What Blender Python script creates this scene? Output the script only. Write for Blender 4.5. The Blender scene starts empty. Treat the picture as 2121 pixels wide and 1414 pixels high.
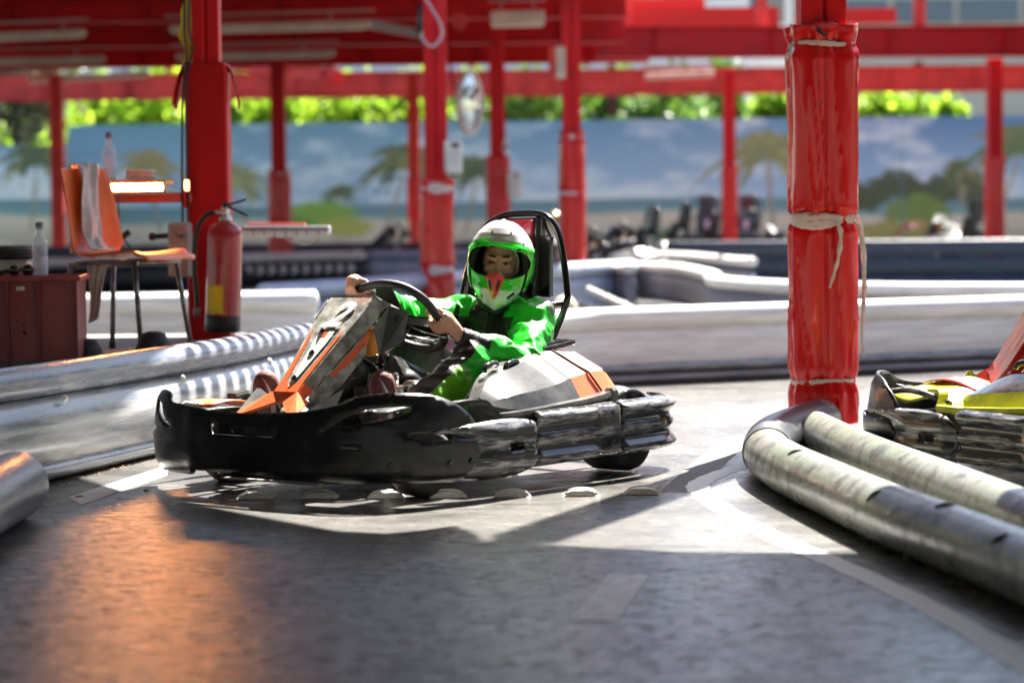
import bpy, math, random
import numpy as np
from mathutils import Vector, Matrix
from mathutils.geometry import delaunay_2d_cdt
PI = math.pi
rad = math.radians
S = bpy.context.scene
COL = S.collection
rng = np.random.default_rng(7)
random.seed(7)

# ------------------------------------------------------------------ camera, world, sun, exposure
F = 5008.0                      # focal length in pixels of the 2121 px wide photograph (85 mm)
_p, _r = rad(3.05), rad(0.6)
_f = Vector((0, math.cos(_p), -math.sin(_p)))
_u0 = Vector((0, math.sin(_p), math.cos(_p)))
_x0 = Vector((1, 0, 0))
_rt = _x0 * math.cos(_r) - _u0 * math.sin(_r)
_up = _u0 * math.cos(_r) + _x0 * math.sin(_r)
CAMO = Vector((0, 0, 1.0))
cam_d = bpy.data.cameras.new('camera')
cam = bpy.data.objects.new('camera', cam_d)
COL.objects.link(cam)
cam.matrix_world = Matrix(((_rt.x, _up.x, -_f.x, CAMO.x), (_rt.y, _up.y, -_f.y, CAMO.y), (_rt.z, _up.z, -_f.z, CAMO.z), (0, 0, 0, 1)))
cam_d.sensor_width = 36.0
cam_d.lens = 85.0
cam_d.clip_start = 0.1
cam_d.clip_end = 600
cam_d.dof.use_dof = True
cam_d.dof.focus_distance = 9.15
cam_d.dof.aperture_fstop = 2.0
S.camera = cam

SUN_EL = 51.0
SUN_TRAVEL = Vector((-0.38, -0.925, 0)).normalized()      # where the light goes, on the plan
LDIR = Vector((SUN_TRAVEL.x * math.cos(rad(SUN_EL)), SUN_TRAVEL.y * math.cos(rad(SUN_EL)), -math.sin(rad(SUN_EL))))
world = bpy.data.worlds.new('World')
S.world = world
world.use_nodes = True
wn = world.node_tree.nodes
bg = wn['Background']
sky = wn.new('ShaderNodeTexSky')
sky.sky_type = 'NISHITA'
sky.sun_disc = False
sky.sun_elevation = rad(SUN_EL)
sky.sun_rotation = math.atan2(-SUN_TRAVEL.x, -SUN_TRAVEL.y)
world.node_tree.links.new(sky.outputs[0], bg.inputs[0])
bg.inputs[1].default_value = 0.052
sun_d = bpy.data.lights.new('sun', 'SUN')
sun_d.energy = 5.0
sun_d.angle = rad(0.55)
sun_d.color = (1.0, 0.94, 0.85)
sun = bpy.data.objects.new('sun', sun_d)
COL.objects.link(sun)
sun.rotation_euler = LDIR.to_track_quat('-Z', 'Y').to_euler()
sun.location = (5, 12, 12)
S.view_settings.view_transform = 'Standard'
S.view_settings.look = 'None'
S.view_settings.gamma = 1
S.view_settings.exposure = 2.6
S.cycles.max_bounces = 7
S.cycles.transparent_max_bounces = 12
S.cycles.sample_clamp_indirect = 6
S.cycles.use_denoising = True

# ------------------------------------------------------------------ helpers
def ray(x, y):
    return _f + _rt * ((x - 1060.5) / F) - _up * ((y - 707.0) / F)
def G(x, y, z=0.0):
    r = ray(x, y); t = (z - 1.0) / r.z
    return CAMO + r * t
def W(x, y, d):
    r = ray(x, y); return CAMO + r * (d / r.y)

class MB:
    def __init__(s):
        s.v = []; s.f = []; s.m = []; s.sm = []; s.n = 0
    def add(s, verts, faces, mi=0, smooth=True):
        b = s.n
        verts = [tuple(p) for p in verts]
        s.v += verts; s.n += len(verts)
        for f in faces:
            s.f.append(tuple(b + i for i in f)); s.m.append(mi); s.sm.append(smooth)
        return b
    def box(s, c, size, mi=0, R=None, bev=0.0):
        hx, hy, hz = size[0] / 2, size[1] / 2, size[2] / 2
        b = min(bev, hx * .45, hy * .45, hz * .45)
        if b <= 0:
            vs = [(x, y, z) for x in (-hx, hx) for y in (-hy, hy) for z in (-hz, hz)]
            fs = [(0, 1, 3, 2), (4, 6, 7, 5), (0, 4, 5, 1), (2, 3, 7, 6), (0, 2, 6, 4), (1, 5, 7, 3)]
        else:
            vs = []; idx = {}
            for x in (-1, 1):
                for y in (-1, 1):
                    for z in (-1, 1):
                        for a in range(3):
                            p = [x * (hx - b), y * (hy - b), z * (hz - b)]
                            p[a] = (x * hx, y * hy, z * hz)[a]
                            idx[(x, y, z, a)] = len(vs); vs.append(tuple(p))
            fs = []
            for a in range(3):
                o = [i for i in range(3) if i != a]
                for sg in (-1, 1):
                    q = []
                    for (i, j) in ((-1, -1), (1, -1), (1, 1), (-1, 1)):
                        k = [0, 0, 0]; k[a] = sg; k[o[0]] = i; k[o[1]] = j
                        q.append(idx[(k[0], k[1], k[2], a)])
                    fs.append(tuple(q))
            for a in range(3):
                o = [i for i in range(3) if i != a]
                for i in (-1, 1):
                    for j in (-1, 1):
                        def k3(t, fa):
                            k = [0, 0, 0]; k[a] = t; k[o[0]] = i; k[o[1]] = j
                            return idx[(k[0], k[1], k[2], fa)]
                        fs.append((k3(-1, o[0]), k3(1, o[0]), k3(1, o[1]), k3(-1, o[1])))
            for x in (-1, 1):
                for y in (-1, 1):
                    for z in (-1, 1):
                        fs.append((idx[(x, y, z, 0)], idx[(x, y, z, 1)], idx[(x, y, z, 2)]))
        if R is not None: vs = [tuple(R @ Vector(p)) for p in vs]
        vs = [(p[0] + c[0], p[1] + c[1], p[2] + c[2]) for p in vs]
        s.add(vs, fs, mi, False)
        return s
    def tube(s, path, r, mi=0, n=12, closed=False, caps=True):
        P = [Vector(p) for p in path]; L = len(P)
        rr = r if hasattr(r, '__len__') else [r] * L
        T = []
        for i in range(L):
            a = P[(i - 1) % L] if (closed or i > 0) else P[i]
            b = P[(i + 1) % L] if (closed or i < L - 1) else P[i]
            T.append((b - a).normalized())
        ref = Vector((0, 0, 1)) if abs(T[0].z) < .9 else Vector((1, 0, 0))
        N = (ref - T[0] * ref.dot(T[0])).normalized()
        vs = []
        for i in range(L):
            N = (N - T[i] * N.dot(T[i]))
            N = N.normalized() if N.length > 1e-6 else Vector((1, 0, 0))
            B = T[i].cross(N)
            for k in range(n):
                a = 2 * PI * k / n
                vs.append(P[i] + (N * math.cos(a) + B * math.sin(a)) * rr[i])
        fs = []
        for i in range(L if closed else L - 1):
            j = (i + 1) % L
            for k in range(n):
                k2 = (k + 1) % n
                fs.append((i * n + k, i * n + k2, j * n + k2, j * n + k))
        b = s.add(vs, fs, mi, True)
        if caps and not closed:
            s.f.append(tuple(b + k for k in range(n - 1, -1, -1))); s.m.append(mi); s.sm.append(False)
            s.f.append(tuple(b + (L - 1) * n + k for k in range(n))); s.m.append(mi); s.sm.append(False)
        return s
    def lathe(s, prof, c=(0, 0, 0), axis=(0, 0, 1), n=28, mi=0, flat=False):
        ax = Vector(axis).normalized()
        ref = Vector((1, 0, 0)) if abs(ax.x) < .9 else Vector((0, 1, 0))
        e1 = (ref - ax * ref.dot(ax)).normalized(); e2 = ax.cross(e1); c = Vector(c)
        vs = []
        for (r, z) in prof:
            for k in range(n):
                a = 2 * PI * k / n
                vs.append(c + ax * z + (e1 * math.cos(a) + e2 * math.sin(a)) * max(r, 1e-5))
        fs = []
        for i in range(len(prof) - 1):
            for k in range(n):
                k2 = (k + 1) % n
                fs.append((i * n + k, i * n + k2, (i + 1) * n + k2, (i + 1) * n + k))
        s.add(vs, fs, mi, not flat); return s
    def poly(s, pts, faces, mi=0, smooth=False):
        s.add(pts, faces, mi, smooth); return s
    def grid(s, fn, nu, nv, mi=0, smooth=True, wrap=False):
        vs = [fn(i / (nu - 1) if not wrap else i / nu, j / (nv - 1)) for i in range(nu) for j in range(nv)]
        fs = []
        for i in range(nu if wrap else nu - 1):
            i2 = (i + 1) % nu
            for j in range(nv - 1):
                fs.append((i * nv + j, i2 * nv + j, i2 * nv + j + 1, i * nv + j + 1))
        s.add(vs, fs, mi, smooth); return s
    def build(s, name, mats, parent=None, solid=0, subd=0, offset=0, bevel=0):
        me = bpy.data.meshes.new(name)
        me.from_pydata(s.v, [], s.f)
        me.polygons.foreach_set('material_index', s.m)
        me.polygons.foreach_set('use_smooth', s.sm)
        return link(me, name, mats, parent, solid, subd, offset, bevel)

def link(me, name, mats, parent=None, solid=0, subd=0, offset=0, bevel=0):
    for m in (mats if isinstance(mats, (list, tuple)) else [mats]): me.materials.append(m)
    me.update()
    o = bpy.data.objects.new(name, me); COL.objects.link(o)
    if parent is not None: o.parent = parent
    if solid:
        md = o.modifiers.new('s', 'SOLIDIFY'); md.thickness = solid; md.offset = offset
    if bevel:
        md = o.modifiers.new('b', 'BEVEL'); md.width = bevel; md.segments = 2; md.limit_method = 'ANGLE'; md.angle_limit = rad(35)
    if subd:
        md = o.modifiers.new('d', 'SUBSURF'); md.levels = subd; md.render_levels = subd
    return o
def empty(name, loc=(0, 0, 0), rz=0, rx=0, ry=0):
    o = bpy.data.objects.new(name, None); COL.objects.link(o)
    o.location = loc; o.rotation_euler = (rx, ry, rz); o.empty_display_size = .2
    return o
def tag(o, label=None, cat=None, group=None, kind=None):
    if label: o['label'] = label
    if cat: o['category'] = cat
    if group: o['group'] = group
    if kind: o['kind'] = kind
    return o
def copy_tree(o, parent=None):
    c = o.copy(); COL.objects.link(c); c.parent = parent
    for ch in [x for x in list(bpy.data.objects) if x.parent == o]: copy_tree(ch, c)
    return c
def cr(P, n=8, closed=False):
    P = [Vector(p) for p in P]; out = []; L = len(P)
    rng_ = range(L) if closed else range(L - 1)
    for i in rng_:
        if closed: p0, p1, p2, p3 = P[i - 1], P[i], P[(i + 1) % L], P[(i + 2) % L]
        else: p0, p1, p2, p3 = P[max(i - 1, 0)], P[i], P[i + 1], P[min(i + 2, L - 1)]
        for k in range(n):
            t = k / n
            out.append(.5 * ((2 * p1) + (p2 - p0) * t + (2 * p0 - 5 * p1 + 4 * p2 - p3) * t * t + (3 * p1 - p0 - 3 * p2 + p3) * t ** 3))
    if not closed: out.append(P[-1])
    return out

# ------------------------------------------------------------------ value noise and distance-field meshing (used for cloth, helmet, body)
def vnoise(P, sc, seed=0):
    r = np.random.default_rng(seed).random((32, 32, 32)).astype(np.float32)
    q = P * sc + 100.0
    i = np.floor(q).astype(np.int64); t = (q - i); t = t * t * (3 - 2 * t)
    o = 0
    for a in (0, 1):
        for b in (0, 1):
            for c in (0, 1):
                w = (t[..., 0] if a else 1 - t[..., 0]) * (t[..., 1] if b else 1 - t[..., 1]) * (t[..., 2] if c else 1 - t[..., 2])
                o = o + w * r[(i[..., 0] + a) % 32, (i[..., 1] + b) % 32, (i[..., 2] + c) % 32]
    return o * 2 - 1

class SDF:
    def __init__(s, lo, hi, h):
        s.lo = np.array(lo, float); s.h = h
        s.n = np.ceil((np.array(hi) - s.lo) / h).astype(int) + 1
        s.f = np.full(s.n, 1.0, np.float32)
        s.ax = [s.lo[i] + h * np.arange(s.n[i]) for i in range(3)]
    def region(s, a, b):
        sl = []
        for i in range(3):
            i0 = int(max(0, (a[i] - s.lo[i]) / s.h)); i1 = int(min(s.n[i], (b[i] - s.lo[i]) / s.h + 2))
            sl.append(slice(i0, max(i1, i0)))
        X, Y, Z = np.meshgrid(*[s.ax[i][sl[i]] for i in range(3)], indexing='ij')
        return tuple(sl), np.stack([X, Y, Z], -1)
    def put(s, sl, d, k, op='u'):
        f = s.f[sl]
        if op == 'u':
            if k > 0:
                hh = np.clip(.5 + .5 * (f - d) / k, 0, 1); s.f[sl] = f * (1 - hh) + d * hh - k * hh * (1 - hh)
            else: s.f[sl] = np.minimum(f, d)
        else:
            d = -d
            if k > 0:
                hh = np.clip(.5 - .5 * (f - d) / k, 0, 1); s.f[sl] = f * (1 - hh) + d * hh + k * hh * (1 - hh)
            else: s.f[sl] = np.maximum(f, d)
    def cap(s, a, b, ra, rb=None, k=.02, op='u', warp=None):
        rb = ra if rb is None else rb
        a = np.array(a, float); b = np.array(b, float); m = max(ra, rb) + k + .03
        sl, P = s.region(np.minimum(a, b) - m, np.maximum(a, b) + m)
        if P.size == 0: return s
        d = cap_d(P, a, b, ra, rb)
        if warp: d = d + warp(P)
        s.put(sl, d, k, op); return s
    def ell(s, c, r, k=.02, R=None, op='u', warp=None):
        c = np.array(c, float); r = np.array(r, float); m = r.max() + k + .03
        sl, P = s.region(c - m, c + m)
        if P.size == 0: return s
        d = ell_d(P, c, r, R)
        if warp: d = d + warp(P)
        s.put(sl, d, k, op); return s
    def mesh(s):
        return surfnet(s.f, s.lo, s.h)
def cap_d(P, a, b, ra, rb):
    a = np.asarray(a, float); b = np.asarray(b, float); ab = b - a
    t = np.clip(((P - a) @ ab) / max(ab @ ab, 1e-9), 0, 1)
    return np.linalg.norm(P - a - t[..., None] * ab, axis=-1) - (ra + (rb - ra) * t)
def ell_d(P, c, r, R=None):
    q = P - c
    if R is not None: q = q @ np.asarray(R)          # R columns = local axes
    k0 = np.linalg.norm(q / r, axis=-1); k1 = np.linalg.norm(q / (r * r), axis=-1)
    return k0 * (k0 - 1) / np.maximum(k1, 1e-6)
def surfnet(f, lo, h):
    s = f < 0
    c = np.zeros(np.array(f.shape) - 1, np.int8)
    for a in (0, 1):
        for b in (0, 1):
            for d in (0, 1):
                c += s[a:a + c.shape[0], b:b + c.shape[1], d:d + c.shape[2]]
    act = (c > 0) & (c < 8)
    idx = np.argwhere(act)
    vid = np.full(c.shape, -1, np.int64); vid[act] = np.arange(len(idx))
    pos = np.zeros((len(idx), 3)); cnt = np.zeros(len(idx))
    cor = [(x, y, z) for x in (0, 1) for y in (0, 1) for z in (0, 1)]
    for a in cor:
        for b in cor:
            if sum(b) - sum(a) == 1 and all(b[i] >= a[i] for i in range(3)):
                A = np.array(a); B = np.array(b)
                fa = f[tuple((idx + A).T)]; fb = f[tuple((idx + B).T)]
                m = (fa < 0) != (fb < 0)
                t = np.where(m, fa / np.where(m, fa - fb, 1), 0)
                pos += np.where(m[:, None], A + t[:, None] * (B - A), 0); cnt += m
    pos = lo + h * (idx + pos / cnt[:, None])
    quads = []
    for ax in range(3):
        o1, o2 = (ax + 1) % 3, (ax + 2) % 3
        n = np.array(f.shape); n[ax] -= 1
        sl0 = tuple(slice(0, n[i]) for i in range(3))
        sl1 = tuple(slice(1, n[i] + 1) if i == ax else slice(0, n[i]) for i in range(3))
        ch = np.argwhere(s[sl0] != s[sl1])
        ch = ch[(ch[:, o1] > 0) & (ch[:, o2] > 0) & (ch[:, o1] < f.shape[o1] - 1) & (ch[:, o2] < f.shape[o2] - 1)]
        e1 = np.zeros(3, int); e1[o1] = 1; e2 = np.zeros(3, int); e2[o2] = 1
        q = np.stack([vid[tuple((ch - e1 - e2).T)], vid[tuple((ch - e2).T)], vid[tuple(ch.T)], vid[tuple((ch - e1).T)]], 1)
        fl = ~s[tuple(ch.T)]
        q[fl] = q[fl][:, ::-1]
        quads.append(q)
    Q = np.concatenate(quads)
    return pos, Q[(Q >= 0).all(1)]
def np_mesh(name, V, Q, mats, parent=None, colors=None, smooth=True, mi=None, **kw):
    me = bpy.data.meshes.new(name)
    V = np.asarray(V, np.float32); Q = np.asarray(Q, np.int32); k = Q.shape[1]
    me.vertices.add(len(V)); me.vertices.foreach_set('co', V.ravel())
    me.loops.add(Q.size); me.loops.foreach_set('vertex_index', Q.ravel())
    me.polygons.add(len(Q)); me.polygons.foreach_set('loop_start', np.arange(0, Q.size, k, dtype=np.int32))
    me.polygons.foreach_set('loop_total', np.full(len(Q), k, np.int32))
    me.polygons.foreach_set('use_smooth', np.full(len(Q), smooth))
    if mi is not None: me.polygons.foreach_set('material_index', np.asarray(mi, np.int32))
    me.update(calc_edges=True); me.validate()
    if colors is not None:
        ca = me.color_attributes.new('Col', 'FLOAT_COLOR', 'POINT')
        c4 = np.ones((len(V), 4), np.float32); c4[:, :colors.shape[1]] = colors
        ca.data.foreach_set('color', c4.ravel())
    return link(me, name, mats, parent, **kw)
def smooth_mesh(V, Q, it=2, lam=.5):
    E = np.concatenate([Q[:, [0, 1]], Q[:, [1, 2]], Q[:, [2, 3]], Q[:, [3, 0]]])
    V = V.copy()
    for _ in range(it):
        acc = np.zeros_like(V); cn = np.zeros(len(V))
        for a, b in ((0, 1), (1, 0)):
            for j in range(3): acc[:, j] += np.bincount(E[:, a], V[E[:, b], j], len(V))
            cn += np.bincount(E[:, a], minlength=len(V))
        V += lam * (acc / np.maximum(cn, 1)[:, None] - V)
    return V

# ------------------------------------------------------------------ materials
MATS = {}
def mat(name, col=(.5, .5, .5), rough=.5, metal=0, col2=None, ns=8, st=(1, 1, 1), lo=.45, hi=.6, rough2=None, bump=0, bs=40, bst=(1, 1, 1), coat=0,
        trans=0, ior=None, attr=False, emit=None, estr=0, spec=None, translucent=0, alpha=1, sheen=0, metal2=None, detail=6, col3=None, ns3=3, zw=None):
    if name in MATS: return MATS[name]
    m = bpy.data.materials.new(name); m.use_nodes = True
    nt = m.node_tree; n = nt.nodes; L = nt.links
    b = n['Principled BSDF']
    def setc(c): b.inputs['Base Color'].default_value = (*c, 1)
    setc(col); b.inputs['Roughness'].default_value = rough; b.inputs['Metallic'].default_value = metal
    if coat: b.inputs['Coat Weight'].default_value = coat; b.inputs['Coat Roughness'].default_value = .08
    if trans: b.inputs['Transmission Weight'].default_value = trans
    if ior: b.inputs['IOR'].default_value = ior
    if spec is not None: b.inputs['Specular IOR Level'].default_value = spec
    if sheen: b.inputs['Sheen Weight'].default_value = sheen
    if emit: b.inputs['Emission Color'].default_value = (*emit, 1); b.inputs['Emission Strength'].default_value = estr
    if alpha < 1: b.inputs['Alpha'].default_value = alpha
    tc = n.new('ShaderNodeTexCoord')
    src = None
    if attr:
        a = n.new('ShaderNodeAttribute'); a.attribute_name = 'Col'; src = a.outputs['Color']
    def noise(scale, stv, det=6):
        mp = n.new('ShaderNodeMapping'); mp.inputs['Scale'].default_value = stv
        L.new(tc.outputs['Object'], mp.inputs[0])
        t = n.new('ShaderNodeTexNoise'); t.inputs['Scale'].default_value = scale; t.inputs['Detail'].default_value = det; t.inputs['Roughness'].default_value = .62
        L.new(mp.outputs[0], t.inputs[0]); return t.outputs['Fac']
    def ramp(fac, a, c):
        r = n.new('ShaderNodeMapRange'); r.inputs['From Min'].default_value = a; r.inputs['From Max'].default_value = c
        L.new(fac, r.inputs['Value']); return r.outputs[0]
    def mix(fac, A, B):
        x = n.new('ShaderNodeMix'); x.data_type = 'RGBA'
        L.new(fac, x.inputs[0])
        for v, s_ in ((A, 6), (B, 7)):
            if isinstance(v, tuple): x.inputs[s_].default_value = (*v, 1)
            else: L.new(v, x.inputs[s_])
        return x.outputs[2]
    if col3 is not None:
        src = mix(ramp(noise(ns3, (1, 1, 1), 4), .35, .68), src if src is not None else col, col3)
    if col2 is not None:
        nf = noise(ns, st, detail)
        if zw:
            sp = n.new('ShaderNodeSeparateXYZ'); L.new(tc.outputs['Object'], sp.inputs[0])
            ma = n.new('ShaderNodeMath'); ma.operation = 'MULTIPLY_ADD'; ma.inputs[1].default_value = zw[0]; ma.inputs[2].default_value = zw[1]; L.new(sp.outputs[2], ma.inputs[0])
            mc = n.new('ShaderNodeMath'); mc.operation = 'COSINE'; L.new(ma.outputs[0], mc.inputs[0])
            md = n.new('ShaderNodeMath'); md.operation = 'MULTIPLY_ADD'; md.inputs[1].default_value = zw[2]; L.new(mc.outputs[0], md.inputs[0]); L.new(nf, md.inputs[2]); nf = md.outputs[0]
        fac = ramp(nf, lo, hi)
        src = mix(fac, src if src is not None else col, col2)
        if rough2 is not None:
            r = n.new('ShaderNodeMapRange'); r.inputs['To Min'].default_value = rough; r.inputs['To Max'].default_value = rough2
            L.new(fac, r.inputs['Value']); L.new(r.outputs[0], b.inputs['Roughness'])
        if metal2 is not None:
            r = n.new('ShaderNodeMapRange'); r.inputs['To Min'].default_value = metal; r.inputs['To Max'].default_value = metal2
            L.new(fac, r.inputs['Value']); L.new(r.outputs[0], b.inputs['Metallic'])
    if src is not None: L.new(src, b.inputs['Base Color'])
    if bump:
        bn = n.new('ShaderNodeBump'); bn.inputs['Strength'].default_value = bump; bn.inputs['Distance'].default_value = .01
        L.new(noise(bs, bst, 5), bn.inputs['Height']); L.new(bn.outputs[0], b.inputs['Normal'])
    if translucent:
        t = n.new('ShaderNodeBsdfTranslucent'); ms = n.new('ShaderNodeMixShader'); ms.inputs[0].default_value = translucent
        if src is not None: L.new(src, t.inputs[0])
        else: t.inputs[0].default_value = (*col, 1)
        L.new(b.outputs[0], ms.inputs[1]); L.new(t.outputs[0], ms.inputs[2]); L.new(ms.outputs[0], n['Material Output'].inputs[0])
    MATS[name] = m
    return m

m_paint = mat('red_steel_paint', (.58, .006, .010), .42, spec=.25, col2=(.36, .012, .014), ns=5, lo=.5, hi=.75, bump=.12, bs=30)
m_paint_pale = mat('weathered_red_paint', (.70, .05, .03), .5, col2=(.40, .02, .015), ns=3, lo=.4, hi=.7, bump=.1)
m_vinyl = mat('red_vinyl', (.62, .004, .005), .26, spec=.3, coat=.32)
m_tape = mat('white_tape', (.70, .60, .56), .45, bump=.7, bs=60, bst=(1, 1, 5), col2=(.62, .12, .10), ns=9, st=(1, 1, 4), lo=.60, hi=.66)
m_dark = mat('black_plastic', (.012, .012, .013), .42, bump=.1, bs=90)
m_black = mat('black_gloss_steel', (.010, .010, .011), .16, coat=.3)
m_rubber = mat('tyre_rubber', (.018, .018, .019), .7, bump=.3, bs=120, col2=(.05, .048, .045), ns=14)
m_alu = mat('machined_aluminium', (.62, .60, .57), .22, 1.0, bump=.06, bs=80)
m_steel = mat('dull_steel', (.30, .29, .28), .42, .9, bump=.1, bs=60, col2=(.16, .14, .13), ns=12, rough2=.6)
m_white = mat('white_plastic', (.75, .74, .70), .4, col2=(.62, .60, .55), ns=4)
m_cream = mat('cream_enamel', (.62, .54, .43), .4, col2=(.5, .43, .34), ns=4)
m_skin = mat('skin', (.72, .41, .28), .42, col2=(.62, .31, .21), ns=14, lo=.4, hi=.7, bump=.12, bs=120, spec=.4)
m_skin.node_tree.nodes['Principled BSDF'].inputs['Subsurface Weight'].default_value = .12
m_skin.node_tree.nodes['Principled BSDF'].inputs['Subsurface Radius'].default_value = (.01, .004, .002)
m_suit = mat('race_suit_cloth', attr=True, rough=.33, bump=.4, bs=38, coat=.1)
m_shell = mat('helmet_shell', attr=True, rough=.16, coat=.5)
m_glasspl = mat('clear_plastic', (.9, .93, 1.0), .05, trans=1, ior=1.25, alpha=.75)
# ------------------------------------------------------------------ ground and markings
def asphalt():
    m = bpy.data.materials.new('asphalt'); m.use_nodes = True
    nt = m.node_tree; n = nt.nodes; L = nt.links; b = n['Principled BSDF']
    tc = n.new('ShaderNodeTexCoord')
    def noise(sc, st=(1, 1, 1), det=8, ro=.6, dist=0):
        mp = n.new('ShaderNodeMapping'); mp.inputs['Scale'].default_value = st; L.new(tc.outputs['Object'], mp.inputs[0])
        t = n.new('ShaderNodeTexNoise'); t.inputs['Scale'].default_value = sc; t.inputs['Detail'].default_value = det
        t.inputs['Roughness'].default_value = ro; t.inputs['Distortion'].default_value = dist
        L.new(mp.outputs[0], t.inputs[0]); return t.outputs['Fac']
    def mr(f, a, c, lo=0, hi=1):
        r = n.new('ShaderNodeMapRange'); r.inputs['From Min'].default_value = a; r.inputs['From Max'].default_value = c
        r.inputs['To Min'].default_value = lo; r.inputs['To Max'].default_value = hi; L.new(f, r.inputs['Value']); return r.outputs[0]
    def mix(f, A, B):
        x = n.new('ShaderNodeMix'); x.data_type = 'RGBA'; L.new(f, x.inputs[0])
        for v, s_ in ((A, 6), (B, 7)):
            if isinstance(v, tuple): x.inputs[s_].default_value = (*v, 1)
            else: L.new(v, x.inputs[s_])
        return x.outputs[2]
    big = noise(.9, (1, 1.6, 1), 6, .6, .4); mid = noise(9, (1, 1.3, 1), 9, .75); fine = noise(190, (1, 1, 1), 3, .8)
    streak = noise(2.6, (1, 1.5, 1), 9, .7, 1.2)
    c = mix(mr(mid, .35, .7), (.115, .112, .106), (.165, .160, .151))
    c = mix(mr(noise(30, (1, 1.4, 1), 5, .7), .50, .66, 0, .7), c, (.050, .049, .047))
    c = mix(mr(big, .46, .62), c, (.060, .058, .056))
    c = mix(mr(streak, .56, .72), c, (.035, .034, .033))
    c = mix(mr(fine, .5, .8, 0, .75), c, (.30, .29, .275))
    c = mix(mr(fine, .46, .25, 0, .8), c, (.03, .03, .03))
    L.new(c, b.inputs['Base Color'])
    L.new(mr(noise(3.6, (1, 1.4, 1), 9, .7, 1.0), .38, .64, .17, .30), b.inputs['Roughness'])
    L.new(mr(noise(17, (1, 1.3, 1), 7, .85, .8), .44, .58, .02, .55), b.inputs['Specular IOR Level'])
    bn = n.new('ShaderNodeBump'); bn.inputs['Strength'].default_value = .28; bn.inputs['Distance'].default_value = .004
    ad = n.new('ShaderNodeMath'); ad.operation = 'ADD'; L.new(fine, ad.inputs[0]); L.new(noise(45, (1, 1, 1), 4), ad.inputs[1])
    L.new(ad.outputs[0], bn.inputs['Height']); L.new(bn.outputs[0], b.inputs['Normal'])
    return m
m_asph = asphalt()
g = MB(); g.add([(-90, -30, 0), (90, -30, 0), (90, 200, 0), (-90, 200, 0)], [(0, 1, 2, 3)], 0, False)
tag(g.build('asphalt_track', m_asph), kind='structure')
m_line = mat('road_paint', (.88, .87, .86), .55, col2=(.40, .39, .38), ns=40, st=(1, 1.6, 1), lo=.56, hi=.76, bump=.1, bs=150, spec=.1)
m_line_dull = mat('worn_road_paint', (.85, .80, .78), .5, col2=(.50, .48, .46), ns=18, lo=.42, hi=.66, bump=.4, bs=150)
m_concrete = mat('pale_concrete_patch', (.24, .235, .22), .7, col2=(.12, .118, .11), ns=38, lo=.45, hi=.62, bump=.8, bs=160)
def flat_strip(name, pts, z, m, width=None):
    b = MB()
    if width:
        P = cr([Vector((p.x, p.y, 0)) for p in pts], 8)
        vs = []
        for i, p in enumerate(P):
            t = (P[min(i + 1, len(P) - 1)] - P[max(i - 1, 0)]).normalized(); nn = Vector((-t.y, t.x, 0))
            w = width + .006 * math.sin(i * 1.7)
            vs += [p + nn * w / 2 + Vector((0, 0, z)), p - nn * w / 2 + Vector((0, 0, z))]
        b.add(vs, [(2 * i, 2 * i + 2, 2 * i + 3, 2 * i + 1) for i in range(len(P) - 1)], 0, False)
    else:
        b.add([(p.x, p.y, z) for p in pts], [tuple(range(len(pts)))], 0, False)
    return tag(b.build(name, m), kind='structure')
flat_strip('track_line', [G(2400, 1600), G(2190, 1420), G(1960, 1275), G(1760, 1178), G(1600, 1110), G(1500, 1055), G(1452, 1020), G(1450, 1000), G(1500, 977), G(1560, 962), G(1640, 948)], .0012, m_line, .085)
flat_strip('track_dash', [G(1183, 1284), G(1278, 1286), G(1346, 1190), G(1262, 1188)], .0012, m_line_dull)
flat_strip('track_band', [G(170, 1045), G(345, 985), G(352, 962), G(140, 1030)], .0012, m_line)
flat_strip('concrete_patch', [G(1366, 1018), G(1440, 1020), G(1530, 935), G(1600, 905), G(1505, 905), G(1450, 945)], .0008, m_concrete)
m_stud = mat('white_track_stud', (.80, .76, .70), .5, col2=(.42, .38, .34), ns=30, lo=.54, hi=.72, bump=.5, bs=120)
def stud_mesh():
    b = MB(); L_, D, Hh = .135, .07, .022
    prof = [(-.5, 0), (-.46, .25), (-.32, .8), (-.2, 1), (.2, 1), (.32, .8), (.46, .25), (.5, 0)]
    vs = []; nn = len(prof)
    for yy, sc, zs in ((-.5, 1, 0), (-.38, 1, .85), (-.2, .93, 1.0), (.2, .93, 1.0), (.38, 1, .85), (.5, 1, 0)):
        for (x, z) in prof: vs.append((x * L_ * sc, yy * D, z * Hh * zs + .0015))
    fs = [(j * nn + i, j * nn + i + 1, (j + 1) * nn + i + 1, (j + 1) * nn + i) for j in range(5) for i in range(nn - 1)]
    b.add(vs, fs, 0, False)
    return b
def rib():
    b = MB(); b.tube(cr([(-.064, -.021, .003), (-.04, -.021, .024), (0, -.021, .030), (.04, -.021, .024), (.064, -.021, .003)], 4), .0028, 0, 6); return b
studs = [(530, 1031), (664, 1030), (800, 1030), (928, 1029), (1062, 1028), (1203, 1026), (1330, 1022)]
slab = ['under the front wheel side of the kart, first of the row', 'second from the kart\'s front wheel end, in the kart\'s shadow', 'last one wholly in the kart\'s shadow', 'first sunlit one beside the shadow edge', 'second sunlit one of the row', 'third sunlit one of the row', 'end one beside the pale concrete patch']
st0 = None
for i, (x, y) in enumerate(studs):
    if st0 is None:
        st0 = stud_mesh().build('track_stud', m_stud); rib().build('raised_rim', m_stud, st0); o = st0
    else: o = copy_tree(st0)
    p = G(x, y); o.location = (p.x, p.y, 0); o.rotation_euler.z = rad([3, -4, 2, 5, -2, 3, -3][i])
    tag(o, 'half-moon white track stud, ' + slab[i], 'track stud', 'white half-moon studs on the track')

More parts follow.
